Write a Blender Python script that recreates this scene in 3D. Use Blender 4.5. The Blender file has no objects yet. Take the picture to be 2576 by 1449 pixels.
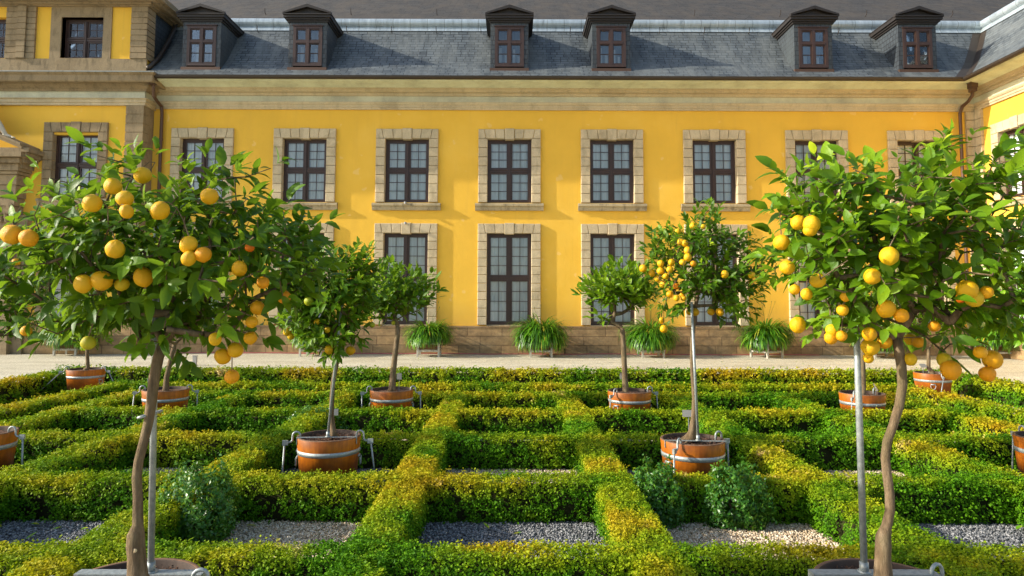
import bpy, math, random
import numpy as np
from mathutils import Vector, Matrix
R=math.radians
random.seed(7)
# ------------------------------------------------------------------ camera, world, sun, exposure
scene=bpy.context.scene
col=scene.collection
CAM_H=1.8; PITCH=R(4.0); ROLL=R(0.2); FPX=2560/1.4907
PX,HY=1288.3,754.7
PY=HY-FPX*math.tan(PITCH)
cd=bpy.data.cameras.new('camera'); cam=bpy.data.objects.new('camera',cd); col.objects.link(cam); scene.camera=cam
cam.location=(0,0,CAM_H)
cd.sensor_width=36; cd.lens=36*FPX/2576
cd.shift_y=-(724.5-PY)/2576; cd.shift_x=-(PX-1288)/2576
cd.clip_start=0.05; cd.clip_end=2000
cam.rotation_mode='QUATERNION'
cam.rotation_quaternion=(Matrix.Rotation(PITCH,3,'X')@Matrix.Rotation(math.pi/2,3,'X')@Matrix.Rotation(ROLL,3,'Z')).to_quaternion()
scene.render.resolution_x=1024; scene.render.resolution_y=576
SUN_DIR=Vector((0.895,0.135,-0.41)).normalized()      # the way the light travels
w=bpy.data.worlds.new('World'); scene.world=w; w.use_nodes=True
nt=w.node_tree; sky=nt.nodes.new('ShaderNodeTexSky'); sky.sky_type='NISHITA'; sky.sun_disc=False
sky.sun_elevation=math.asin(-SUN_DIR.z); sky.sun_rotation=math.atan2(-SUN_DIR.x,-SUN_DIR.y)
sky.air_density=1.0; sky.dust_density=1.6
nt.links.new(sky.outputs[0],nt.nodes['Background'].inputs[0]); nt.nodes['Background'].inputs[1].default_value=0.15
sl=bpy.data.lights.new('sun','SUN'); sl.energy=4.1; sl.angle=R(0.6); sl.color=(1.0,0.92,0.78)
so=bpy.data.objects.new('sun',sl); col.objects.link(so); so.rotation_mode='QUATERNION'; so.rotation_quaternion=SUN_DIR.to_track_quat('-Z','Y')
scene.view_settings.view_transform='Standard'; scene.view_settings.look='None'; scene.view_settings.exposure=0.82; scene.view_settings.gamma=1
# a photo pixel (of the 2576 px wide view) to the point at depth Y / height z
def ray(x,y):
    a=x-PX; b=-(y-PY); c,s=math.cos(ROLL),math.sin(ROLL)
    a,b=a*c-b*s,a*s+b*c
    return (a, FPX*math.cos(PITCH)-b*math.sin(PITCH), FPX*math.sin(PITCH)+b*math.cos(PITCH))
def P(x,y,Y):
    d=ray(x,y); t=Y/d[1]; return Vector((d[0]*t,Y,CAM_H+d[2]*t))
def G(x,y,z=0.0):
    d=ray(x,y); t=(z-CAM_H)/d[2]; return Vector((d[0]*t,d[1]*t,z))
def ZA(y,Y,x=1288): return P(x,y,Y).z
def XA(x,Y,y=430): return P(x,y,Y).x

# ------------------------------------------------------------------ materials
def mat(name,base=(.5,.5,.5),rough=.7,metal=0,spec=.5):
    m=bpy.data.materials.new(name); m.use_nodes=True; b=m.node_tree.nodes['Principled BSDF']
    b.inputs['Base Color'].default_value=(*base,1); b.inputs['Roughness'].default_value=rough; b.inputs['Metallic'].default_value=metal
    b.inputs['Specular IOR Level'].default_value=spec
    return m
class NT:
    def __init__(s,m): s.t=m.node_tree; s.b=s.t.nodes['Principled BSDF']
    def n(s,k,**kw):
        o=s.t.nodes.new(k)
        for a,v in kw.items():
            if hasattr(o,a): setattr(o,a,v)
            else: o.inputs[a.replace('_',' ')].default_value=v
        return o
    def l(s,a,b): s.t.links.new(a,b)
    def pos(s,scale=(1,1,1)):
        g=s.n('ShaderNodeNewGeometry'); m=s.n('ShaderNodeMapping'); m.inputs['Scale'].default_value=scale; s.l(g.outputs['Position'],m.inputs[0]); return m.outputs[0]
    def objc(s,scale=(1,1,1)):
        g=s.n('ShaderNodeTexCoord'); m=s.n('ShaderNodeMapping'); m.inputs['Scale'].default_value=scale; s.l(g.outputs['Object'],m.inputs[0]); return m.outputs[0]
    def noise(s,vec,scale,detail=4,rough=.55):
        o=s.n('ShaderNodeTexNoise'); o.inputs['Scale'].default_value=scale; o.inputs['Detail'].default_value=detail; o.inputs['Roughness'].default_value=rough
        s.l(vec,o.inputs['Vector']); return o.outputs['Fac']
    def ramp(s,fac,stops,interp='LINEAR'):
        o=s.n('ShaderNodeValToRGB'); o.color_ramp.interpolation=interp; e=o.color_ramp.elements
        while len(e)<len(stops): e.new(.5)
        for i,(p,c) in enumerate(stops): e[i].position=p; e[i].color=(*c,1) if len(c)==3 else c
        s.l(fac,o.inputs[0]); return o.outputs[0]
    def mix(s,f,a,b,mode='MIX'):
        o=s.n('ShaderNodeMix',data_type='RGBA',blend_type=mode)
        for v,i in ((f,0),(a,6),(b,7)):
            if isinstance(v,(int,float)): o.inputs[i].default_value=v
            elif isinstance(v,tuple): o.inputs[i].default_value=(*v,1)
            else: s.l(v,o.inputs[i])
        return o.outputs[2]
    def math(s,op,a,b=0.5):
        o=s.n('ShaderNodeMath',operation=op)
        for v,i in ((a,0),(b,1)):
            if isinstance(v,(int,float)): o.inputs[i].default_value=v
            else: s.l(v,o.inputs[i])
        return o.outputs[0]
    def bump(s,h,strength=.3,dist=.01):
        o=s.n('ShaderNodeBump'); o.inputs['Strength'].default_value=strength; o.inputs['Distance'].default_value=dist
        s.l(h,o.inputs['Height']); s.l(o.outputs[0],s.b.inputs['Normal'])
    def color(s,c): s.l(c,s.b.inputs['Base Color'])

def m_plaster(name='yellow_plaster',c=(.82,.49,.06)):
    m=mat(name,c,.9,spec=.2); k=NT(m); p=k.pos()
    f=k.noise(p,.55,6,.6); a=k.ramp(f,[(.3,tuple(x*.91 for x in c)),(.55,c),(.75,(c[0]*1.04,c[1]*1.08,c[2]*1.35))])
    st=k.noise(k.pos((2.2,2.2,.22)),1.4,5,.6); a=k.mix(k.ramp(st,[(.55,(0,0,0)),(.8,(.24,.24,.24))]),a,(.62,.35,.07))
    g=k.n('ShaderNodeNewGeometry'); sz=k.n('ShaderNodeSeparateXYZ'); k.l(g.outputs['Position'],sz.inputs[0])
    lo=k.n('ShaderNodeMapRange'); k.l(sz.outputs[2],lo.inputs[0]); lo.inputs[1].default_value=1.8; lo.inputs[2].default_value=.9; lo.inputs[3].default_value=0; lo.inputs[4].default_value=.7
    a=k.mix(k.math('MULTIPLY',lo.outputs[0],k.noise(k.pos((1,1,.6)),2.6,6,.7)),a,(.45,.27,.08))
    dr=k.noise(k.pos((7,7,.12)),1.0,5,.7); a=k.mix(k.ramp(dr,[(.6,(0,0,0)),(.78,(.3,.3,.3))]),a,(.50,.30,.06))
    # rubbed pale patches and spots
    sp=k.noise(p,3.1,2,.4); a=k.mix(k.ramp(sp,[(.70,(0,0,0)),(.73,(.5,.5,.5))]),a,(.85,.58,.2))
    k.color(a); h=k.math('ADD',k.noise(p,3.0,3,.5),k.math('MULTIPLY',k.noise(p,26,5,.6),.45)); k.bump(h,.45,.02)
    return m
def m_stone(name,c,dark=(.16,.12,.07),amt=.5,block=None):
    m=mat(name,c,.88,spec=.25); k=NT(m); p=k.pos()
    f=k.noise(p,1.3,5,.6); a=k.ramp(f,[(.3,tuple(x*.78 for x in c)),(.5,c),(.7,tuple(min(1,x*1.13) for x in c))])
    if block: # one tone per block
        v=k.n('ShaderNodeTexVoronoi'); v.inputs['Scale'].default_value=block; k.l(p,v.inputs['Vector'])
        sx=k.n('ShaderNodeSeparateColor'); k.l(v.outputs['Color'],sx.inputs[0])
        a=k.mix(.35,a,k.ramp(sx.outputs[0],[(0,(c[0]*.72,c[1]*.66,c[2]*.6)),(.5,c),(1,(c[0]*1.15,c[1]*1.1,c[2]*1.05))]))
    g=k.noise(k.pos((3,3,1.0)),1.7,7,.68); a=k.mix(k.ramp(g,[(.5,(0,0,0)),(.75,(amt,amt,amt))]),a,dark)
    fine=k.noise(p,40,4,.6); a=k.mix(.22,a,k.ramp(fine,[(.3,(.1,.08,.05)),(.7,(.8,.7,.5))]),'OVERLAY')
    k.color(a); k.bump(fine,.35,.01); return m
def m_plinth():
    m=mat('plinth_sandstone',(.35,.24,.13),.9,spec=.2); k=NT(m)
    g=k.n('ShaderNodeNewGeometry'); s=k.n('ShaderNodeSeparateXYZ'); k.l(g.outputs['Position'],s.inputs[0])
    xx=k.math('ADD',s.outputs[0],s.outputs[1]); c=k.n('ShaderNodeCombineXYZ'); k.l(xx,c.inputs[0]); k.l(s.outputs[2],c.inputs[1])
    b=k.n('ShaderNodeTexBrick'); k.l(c.outputs[0],b.inputs['Vector']); b.inputs['Scale'].default_value=1; b.offset=.37; b.offset_frequency=2; b.squash=.62; b.squash_frequency=3
    b.inputs['Brick Width'].default_value=1.15; b.inputs['Row Height'].default_value=.295; b.inputs['Mortar Size'].default_value=.016; b.inputs['Mortar Smooth'].default_value=.2
    b.inputs['Color1'].default_value=(.46,.32,.17,1); b.inputs['Color2'].default_value=(.24,.18,.10,1); b.inputs['Mortar'].default_value=(.11,.08,.05,1)
    n1=k.noise(k.pos((1,1,2.2)),1.6,7,.65); a=k.mix(.4,b.outputs[0],k.ramp(n1,[(.3,(.12,.08,.045)),(.5,(.36,.24,.13)),(.7,(.50,.38,.23))]))
    n2=k.noise(k.pos(),5,6,.7); a=k.mix(.35,a,k.ramp(n2,[(.35,(.15,.1,.06)),(.65,(.85,.72,.5))]),'OVERLAY')
    k.color(a); k.bump(k.math('ADD',n2,k.math('MULTIPLY',b.outputs['Fac'],-.6)),.6,.02); return m
def m_slate(name,c1,c2,mortar,bw,rh,streak,rough=.55):
    m=mat(name,c1,rough,spec=.35); k=NT(m); t=k.n('ShaderNodeTexCoord')
    wv=k.noise(k.pos(),9,2); mx=k.n('ShaderNodeVectorMath',operation='ADD'); c=k.n('ShaderNodeCombineXYZ'); k.l(k.math('MULTIPLY',wv,.03),c.inputs[1]); k.l(k.math('MULTIPLY',wv,.05),c.inputs[0]); k.l(t.outputs['UV'],mx.inputs[0]); k.l(c.outputs[0],mx.inputs[1])
    b=k.n('ShaderNodeTexBrick'); k.l(mx.outputs[0],b.inputs['Vector']); b.inputs['Scale'].default_value=1; b.offset=.43; b.squash=.8; b.squash_frequency=3
    b.inputs['Brick Width'].default_value=bw; b.inputs['Row Height'].default_value=rh; b.inputs['Mortar Size'].default_value=.014; b.inputs['Mortar Smooth'].default_value=.15; b.inputs['Bias'].default_value=-.1
    b.inputs['Color1'].default_value=(*c1,1); b.inputs['Color2'].default_value=(*c2,1); b.inputs['Mortar'].default_value=(*mortar,1)
    s1=k.noise(k.pos((1.3,.5,.25)),1.5,6,.65); a=k.mix(k.ramp(s1,[(.42,(0,0,0)),(.68,(.75,.75,.75))]),b.outputs[0],streak)
    s2=k.noise(k.pos((4,1,.5)),1.1,4,.6); a=k.mix(k.ramp(s2,[(.5,(0,0,0)),(.72,(.55,.55,.55))]),a,tuple(x*.45 for x in c1))
    k.color(a); k.bump(k.math('ADD',k.math('MULTIPLY',b.outputs['Fac'],-1.2),k.noise(k.pos(),20,3)),.5,.012); return m
def m_zinc():
    m=mat('patinated_zinc',(.42,.5,.47),.45,.35); k=NT(m)
    n=k.noise(k.pos((3.0,1,.5)),2.0,6,.7); a=k.ramp(n,[(.28,(.15,.18,.19)),(.42,(.36,.42,.45)),(.58,(.44,.51,.55)),(.75,(.60,.66,.67))])
    t=k.n('ShaderNodeTexCoord'); br=k.n('ShaderNodeTexBrick'); k.l(t.outputs['UV'],br.inputs['Vector']); br.inputs['Scale'].default_value=1; br.offset=0; br.inputs['Brick Width'].default_value=.62; br.inputs['Row Height'].default_value=3; br.inputs['Mortar Size'].default_value=.012
    a=k.mix(k.math('MULTIPLY',br.outputs['Fac'],.6),a,(.12,.13,.12)); k.color(a); return m
def m_wood(name,c,rough=.6,scale=(1,1,.12)):
    m=mat(name,c,rough); k=NT(m); n=k.noise(k.objc(scale),22,5,.6); k.color(k.ramp(n,[(.3,tuple(x*.7 for x in c)),(.7,tuple(min(1,x*1.25) for x in c))])); k.bump(n,.2,.004); return m
def m_tub():
    m=mat('varnished_tub_wood',(.36,.095,.012),.45,spec=.3); k=NT(m)
    t=k.n('ShaderNodeTexCoord'); br=k.n('ShaderNodeTexBrick'); k.l(t.outputs['UV'],br.inputs['Vector']); br.inputs['Scale'].default_value=1; br.offset=0; br.inputs['Brick Width'].default_value=.085; br.inputs['Row Height'].default_value=9; br.inputs['Mortar Size'].default_value=.0016
    br.inputs['Color1'].default_value=(.48,.135,.006,1); br.inputs['Color2'].default_value=(.29,.07,.004,1); br.inputs['Mortar'].default_value=(.12,.03,.006,1)
    n=k.noise(k.objc((1,1,.1)),30,5,.65); a=k.mix(.5,br.outputs[0],k.ramp(n,[(.3,(.20,.05,.003)),(.65,(.58,.18,.008))])); 
    n3=k.noise(k.objc(),4,4,.6); a=k.mix(k.ramp(n3,[(.42,(0,0,0)),(.7,(.7,.7,.7))]),a,(.13,.035,.008)); k.color(a); return m
def m_galv():
    m=mat('galvanised_steel',(.50,.53,.53),.5,.45); k=NT(m); n=k.noise(k.pos(),45,4,.6); k.color(k.ramp(n,[(.3,(.24,.27,.27)),(.7,(.42,.46,.45))])); return m
def m_soil():
    m=mat('bark_soil',(.06,.035,.025),.95,spec=.2); k=NT(m); p=k.pos(); n=k.noise(p,70,6,.7); k.color(k.ramp(n,[(.32,(.03,.016,.012)),(.46,(.12,.065,.042)),(.6,(.26,.15,.10)),(.72,(.45,.31,.22))])); k.bump(n,1,.02); return m
def m_gravel(name,stops,scale,bs=.8):
    m=mat(name,stops[0][1],.9,spec=.2); k=NT(m); p=k.pos(); v=k.n('ShaderNodeTexVoronoi'); v.inputs['Scale'].default_value=scale; k.l(p,v.inputs['Vector'])
    s=k.n('ShaderNodeSeparateColor'); k.l(v.outputs['Color'],s.inputs[0]); a=k.ramp(s.outputs[0],stops)
    n=k.noise(k.pos((.5,1.4,1)),.8,5,.6); a=k.mix(.4,a,k.ramp(n,[(.35,(.28,.27,.25)),(.65,(.72,.72,.72))]),'OVERLAY'); k.color(a)
    k.bump(k.math('SUBTRACT',1,v.outputs['Distance']),bs,.012); return m
def leaf_mat(name,stops,attr='tone',rough=.42,trans=.3,tcol=(.35,.55,.03),spec=.5,veins=False):
    m=mat(name,stops[0][1],rough,spec=spec); k=NT(m); a=k.n('ShaderNodeAttribute',attribute_name=attr)
    c=k.ramp(a.outputs['Fac'],stops); k.color(c)
    if veins:
        n=k.noise(k.pos(),55,2); k.bump(n,.25,.01)
    tr=k.n('ShaderNodeBsdfTranslucent'); k.l(k.mix(.6,c,tcol),tr.inputs[0]); mx=k.n('ShaderNodeMixShader'); mx.inputs[0].default_value=trans
    out=k.t.nodes['Material Output']; k.l(k.b.outputs[0],mx.inputs[1]); k.l(tr.outputs[0],mx.inputs[2]); k.l(mx.outputs[0],out.inputs[0]); return m
def m_hedge():
    m=mat('box_leaves',(.06,.15,.01),.6,spec=.15); k=NT(m); p=k.pos()
    at=k.n('ShaderNodeAttribute',attribute_name='tone')
    g=k.n('ShaderNodeNewGeometry'); s=k.n('ShaderNodeSeparateXYZ'); k.l(g.outputs['Position'],s.inputs[0])
    oi=k.n('ShaderNodeObjectInfo')
    base=k.ramp(at.outputs['Fac'],[(0,(.020,.085,.002)),(.4,(.065,.20,.003)),(.8,(.14,.33,.005)),(1,(.34,.54,.015))])
    # bronzed and yellowed growth in drifts, strongest on the clipped tops
    n=k.noise(p,1.15,5,.62); hgt=k.n('ShaderNodeMapRange'); k.l(s.outputs[2],hgt.inputs[0]); hgt.inputs[1].default_value=.14; hgt.inputs[2].default_value=.33; hgt.inputs[3].default_value=-.09; hgt.inputs[4].default_value=.09
    f=k.math('ADD',n,hgt.outputs[0]); f=k.math('ADD',f,k.math('MULTIPLY',at.outputs['Fac'],.035)); f=k.math('ADD',f,k.math('MULTIPLY',oi.outputs['Random'],.05))
    yel=k.ramp(f,[(.525,(0,0,0)),(.70,(.8,.8,.8))]); a=k.mix(yel,base,(.45,.49,.010))
    og=k.ramp(f,[(.645,(0,0,0)),(.86,(.75,.75,.75))]); a=k.mix(og,a,(.56,.28,.012))
    n2=k.noise(p,2.3,4,.6); f2=k.math('ADD',n2,k.math('MULTIPLY',hgt.outputs[0],.35)); cr=k.ramp(f2,[(.70,(0,0,0)),(.75,(.8,.8,.8))]); a=k.mix(cr,a,(.80,.60,.24))
    k.color(a); tr=k.n('ShaderNodeBsdfTranslucent'); k.l(a,tr.inputs[0]); mx=k.n('ShaderNodeMixShader'); mx.inputs[0].default_value=.3
    out=k.t.nodes['Material Output']; k.l(k.b.outputs[0],mx.inputs[1]); k.l(tr.outputs[0],mx.inputs[2]); k.l(mx.outputs[0],out.inputs[0]); return m
def m_fruit():
    m=mat('citrus_peel',(.80,.42,.01),.45,spec=.3); k=NT(m); oi=k.n('ShaderNodeObjectInfo'); sr=k.n('ShaderNodeSeparateColor'); k.l(oi.outputs['Color'],sr.inputs[0])
    c=k.ramp(sr.outputs[0],[(0,(.30,.36,.015)),(.3,(.68,.42,.006)),(.6,(.74,.36,.004)),(.85,(.70,.18,.003)),(1,(.62,.09,.003))])
    n=k.noise(k.objc(),22,3,.5); c=k.mix(k.ramp(n,[(.45,(0,0,0)),(.7,(.25,.25,.25))]),c,(.62,.30,.01)); n2=k.noise(k.objc(),60,3,.5); c=k.mix(k.ramp(n2,[(.68,(0,0,0)),(.72,(.6,.6,.6))]),c,(.2,.12,.02)); k.color(c)
    v=k.n('ShaderNodeTexVoronoi'); v.inputs['Scale'].default_value=260; k.l(k.objc(),v.inputs['Vector']); k.bump(v.outputs['Distance'],.35,.002)
    k.b.inputs['Subsurface Weight'].default_value=.12; k.b.inputs['Subsurface Radius'].default_value=(.01,.006,.002); k.b.inputs['Subsurface Scale'].default_value=.5
    return m
def m_bark():
    m=mat('citrus_bark',(.2,.14,.08),.85,spec=.2); k=NT(m); n=k.noise(k.pos((9,9,2.2)),3,6,.65); c=k.ramp(n,[(.3,(.075,.052,.03)),(.5,(.165,.115,.065)),(.7,(.27,.20,.125))])
    n2=k.noise(k.pos(),6,3); c=k.mix(k.ramp(n2,[(.5,(0,0,0)),(.7,(.4,.4,.4))]),c,(.17,.15,.07)); k.color(c); k.bump(k.noise(k.pos((26,26,7)),4,6,.75),.9,.010); return m
def m_glass():
    m=bpy.data.materials.new('window_glass'); m.use_nodes=True; t=m.node_tree; t.nodes.clear(); o=t.nodes.new('ShaderNodeOutputMaterial'); mx=t.nodes.new('ShaderNodeMixShader'); tr=t.nodes.new('ShaderNodeBsdfTransparent'); gl=t.nodes.new('ShaderNodeBsdfGlossy')
    fr=t.nodes.new('ShaderNodeFresnel'); fr.inputs[0].default_value=1.8; gl.inputs['Roughness'].default_value=.04; tr.inputs[0].default_value=(.98,1,1,1)
    nz=t.nodes.new('ShaderNodeTexNoise'); nz.inputs['Scale'].default_value=1.7; ge=t.nodes.new('ShaderNodeNewGeometry'); t.links.new(ge.outputs['Position'],nz.inputs['Vector']); bp=t.nodes.new('ShaderNodeBump'); bp.inputs['Strength'].default_value=.12; bp.inputs['Distance'].default_value=.05; t.links.new(nz.outputs[0],bp.inputs['Height']); t.links.new(bp.outputs[0],gl.inputs['Normal'])
    t.links.new(fr.outputs[0],mx.inputs[0]); t.links.new(tr.outputs[0],mx.inputs[1]); t.links.new(gl.outputs[0],mx.inputs[2]); t.links.new(mx.outputs[0],o.inputs[0]); return m
def m_curtain(name,c):
    m=mat(name,c,.95,spec=.1); k=NT(m); n=k.noise(k.pos((9,9,.3)),1.6,3,.5); k.color(k.ramp(n,[(.35,tuple(x*.8 for x in c)),(.6,c)])); return m
M=dict(
 yellow=m_plaster(), sand=m_stone('sandstone',(.55,.47,.32),amt=.42,block=2.6), sandp=m_stone('weathered_sandstone',(.30,.235,.145),(.07,.055,.035),.7,block=2.2),
 frieze=m_stone('grey_green_paint',(.60,.61,.49),(.42,.39,.3),.3), cyma=m_stone('pale_cornice_paint',(.68,.72,.56),(.4,.38,.24),.3), band=m_stone('sandstone_band',(.56,.48,.32),(.25,.19,.12),.45,block=.9),
 sill=m_stone('stained_sill_stone',(.44,.37,.24),(.05,.042,.03),.9), plinth=m_plinth(),
 slate=m_slate('roof_slate',(.125,.145,.155),(.062,.074,.082),(.018,.021,.024),.30,.15,(.17,.185,.18)), slate_top=m_slate('weathered_roof_slate',(.070,.066,.060),(.036,.034,.032),(.010,.009,.008),.6,.17,(.085,.068,.05),.9),
 slate_w=m_slate('slate_hanging',(.055,.068,.08),(.038,.047,.056),(.018,.02,.024),.18,.16,(.07,.085,.09)),
 zinc=m_zinc(), brown=m_wood('brown_window_paint',(.045,.022,.015),.45), dark=m_wood('dark_dormer_timber',(.017,.013,.011),.6), gutter=mat('brown_gutter_metal',(.055,.042,.032),.5,.4), pipe=mat('copper_downpipe',(.10,.055,.035),.5,.35),
 glass=m_glass(), curtain=m_curtain('white_curtain',(.90,.95,.95)), room=m_curtain('dim_room',(.26,.30,.34)), bright=m_curtain('lit_blind',(.62,.68,.74)),
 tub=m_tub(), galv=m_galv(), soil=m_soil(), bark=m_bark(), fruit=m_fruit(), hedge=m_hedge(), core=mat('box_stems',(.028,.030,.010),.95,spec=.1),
 path=m_gravel('path_gravel',[(0,(.31,.275,.195)),(.3,(.46,.42,.31)),(.7,(.58,.54,.405)),(1,(.74,.70,.55))],70), beige=m_gravel('beige_chippings',[(0,(.30,.22,.14)),(.5,(.55,.44,.31)),(1,(.70,.60,.46))],38), grey=m_gravel('grey_chippings',[(0,(.055,.055,.058)),(.5,(.14,.14,.145)),(1,(.27,.27,.27))],38),
 peb_b=leaf_mat('beige_pebble',[(0,(.40,.29,.17)),(.5,(.62,.49,.34)),(1,(.78,.70,.56))],rough=.85,trans=0), peb_g=leaf_mat('slate_pebble',[(0,(.065,.067,.072)),(.5,(.17,.175,.18)),(1,(.38,.38,.38))],rough=.7,trans=0),
 scar=m_wood('fresh_cut_wood',(.62,.47,.27),.8), tubrim=m_wood('worn_rim_wood',(.16,.085,.045),.8), tubin=m_wood('dark_inner_wood',(.055,.035,.025),.85), crate=m_wood('brown_crate_boards',(.16,.075,.03),.75,(.2,1,1)), crateframe=m_wood('bleached_grey_timber',(.46,.44,.38),.8), plate=mat('grey_label_metal',(.30,.30,.29),.5,.3), hose=mat('pink_hose_rubber',(.42,.10,.10),.5), statue=m_stone('pale_statue_stone',(.58,.53,.42),(.3,.27,.2),.35), earth=mat('bare_earth',(.07,.05,.035),.95),
 lv_dark=leaf_mat('dark_citrus_leaf',[(0,(.020,.070,.003)),(.5,(.055,.140,.004)),(.82,(.14,.26,.006)),(1,(.33,.44,.015))],rough=.45,trans=.34,spec=.25,veins=True),
 lv_mid=leaf_mat('fresh_citrus_leaf',[(0,(.030,.095,.003)),(.45,(.09,.195,.004)),(.8,(.21,.35,.006)),(1,(.44,.54,.02))],rough=.45,trans=.3,spec=.25,veins=True),
 lv_light=leaf_mat('light_citrus_leaf',[(0,(.05,.15,.006)),(.5,(.13,.31,.010)),(1,(.34,.54,.03))],rough=.36,trans=.3),
 strap=leaf_mat('strap_leaf',[(0,(.014,.065,.004)),(.5,(.045,.165,.007)),(.93,(.15,.37,.014)),(1,(.50,.40,.04))],rough=.4,trans=.25),
 bush=leaf_mat('young_box_leaf',[(0,(.018,.085,.008)),(.6,(.05,.18,.014)),(1,(.14,.32,.03))],rough=.4,trans=.25),
)
# ------------------------------------------------------------------ mesh helpers
def tag(o,label=None,cat=None,group=None,kind=None):
    if label: o['label']=label
    if cat: o['category']=cat
    if group: o['group']=group
    if kind: o['kind']=kind
    return o
def empty(name,loc=(0,0,0),rz=0):
    o=bpy.data.objects.new(name,None); col.objects.link(o); o.location=loc; o.rotation_euler.z=rz; return o
class MB:
    def __init__(s): s.v=[]; s.f=[]; s.uv=[]; s.mi=[]; s.cur=0
    def face(s,idx,uv=None): s.f.append(tuple(idx)); s.uv.append(uv); s.mi.append(s.cur)
    def add(s,vs): i=len(s.v); s.v.extend([tuple(v) for v in vs]); return i
    def box(s,a,b,bev=0):
        x0,y0,z0=[min(p,q) for p,q in zip(a,b)]; x1,y1,z1=[max(p,q) for p,q in zip(a,b)]
        i=s.add([(x0,y0,z0),(x1,y0,z0),(x1,y1,z0),(x0,y1,z0),(x0,y0,z1),(x1,y0,z1),(x1,y1,z1),(x0,y1,z1)])
        def q(*k):
            vs=[s.v[i+j] for j in k]; n=(Vector(vs[1])-Vector(vs[0])).cross(Vector(vs[2])-Vector(vs[0]))
            ax=max(range(3),key=lambda t:abs(n[t])); uv=[((v[1],v[2]) if ax==0 else (v[0],v[2]) if ax==1 else (v[0],v[1])) for v in vs]
            s.face([i+j for j in k],uv)
        q(0,1,5,4); q(1,2,6,5); q(2,3,7,6); q(3,0,4,7); q(4,5,6,7); q(3,2,1,0)
    def block(s,x0,x1,z0,z1,yf,yb,ch=.018,top=None):
        # stone block with chamfered front arrises; top=(xa,xb) lets the upper edge splay
        a,b=(x0,x1) if top is None else top
        o=[(x0,yb,z0),(x1,yb,z0),(b,yb,z1),(a,yb,z1)]; m=[(p[0],yf+ch,p[2]) for p in o]
        f=[(x0+ch,yf,z0+ch),(x1-ch,yf,z0+ch),(b-ch,yf,z1-ch),(a+ch,yf,z1-ch)]
        i=s.add(o+m+f)
        for r in (0,4):
            for j in range(4): k=(j+1)%4; s.face([i+r+j,i+r+k,i+r+4+k,i+r+4+j])
        s.face([i+8,i+9,i+10,i+11])
    def tube(s,pts,rs,n=10,caps=True,circ_uv=False):
        pts=[Vector(p) for p in pts]; 
        if not isinstance(rs,(list,tuple)): rs=[rs]*len(pts)
        up=None; rings=[]
        for k,p in enumerate(pts):
            d=(pts[min(k+1,len(pts)-1)]-pts[max(k-1,0)]).normalized()
            if up is None: up=Vector((0,0,1)) if abs(d.z)<.9 else Vector((1,0,0))
            a=(up-d*up.dot(d)).normalized(); up=a; b=d.cross(a)
            rings.append(s.add([p+(a*math.cos(2*math.pi*j/n)+b*math.sin(2*math.pi*j/n))*rs[k] for j in range(n)]))
        for q in range(len(rings)-1):
            for j in range(n): k=(j+1)%n; s.face([rings[q]+j,rings[q]+k,rings[q+1]+k,rings[q+1]+j])
        if caps: s.face([rings[0]+j for j in reversed(range(n))]); s.face([rings[-1]+j for j in range(n)])
    def lathe(s,prof,n=48,c=(0,0,0),closed=False):
        m=len(prof); base=[s.add([(c[0]+r*math.cos(2*math.pi*j/n),c[1]+r*math.sin(2*math.pi*j/n),c[2]+z) for j in range(n)]) for r,z in prof]
        for q in range(m-1):
            rr=max(prof[q][0],prof[q+1][0],.01)
            for j in range(n):
                k=(j+1)%n; u0=2*math.pi*rr*j/n; u1=2*math.pi*rr*(j+1)/n
                s.face([base[q]+j,base[q]+k,base[q+1]+k,base[q+1]+j],[(u0,prof[q][1]),(u1,prof[q][1]),(u1,prof[q+1][1]),(u0,prof[q+1][1])])
    def prism(s,poly,y0,y1):   # poly in xz, extruded along y
        n=len(poly); i=s.add([(x,y0,z) for x,z in poly]+[(x,y1,z) for x,z in poly])
        s.face([i+j for j in range(n)]); s.face([i+n+j for j in reversed(range(n))])
        for j in range(n):
            k=(j+1)%n; s.face([i+k,i+j,i+n+j,i+n+k],[(s.v[i+k][1]*0,0)]*4 if False else [(0,0),(poly[j][0]-poly[k][0],0),(poly[j][0]-poly[k][0],y1-y0),(0,y1-y0)])
    def build(s,name,m,parent=None,smooth=False,origin=None):
        me=bpy.data.meshes.new(name); v=s.v
        if origin is not None: v=[(a-origin[0],b-origin[1],c-origin[2]) for a,b,c in v]
        me.from_pydata(v,[],s.f)
        if any(u is not None for u in s.uv):
            ul=me.uv_layers.new(name='UV'); k=0
            for fi,f in enumerate(s.f):
                u=s.uv[fi]
                for j in range(len(f)):
                    if u is not None: ul.data[k].uv=u[j]
                    k+=1
        for q in (m if isinstance(m,(list,tuple)) else [m]): me.materials.append(M[q] if isinstance(q,str) else q)
        if any(s.mi): me.polygons.foreach_set('material_index',s.mi)
        if smooth: me.polygons.foreach_set('use_smooth',[True]*len(me.polygons))
        o=bpy.data.objects.new(name,me); col.objects.link(o)
        if origin is not None: o.location=origin
        if parent is not None: o.parent=parent
        return o
def copy_tree(o,parent=None):
    c=o.copy(); col.objects.link(c); c.parent=parent
    for ch in list(o.children): copy_tree(ch,c)
    return c
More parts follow.
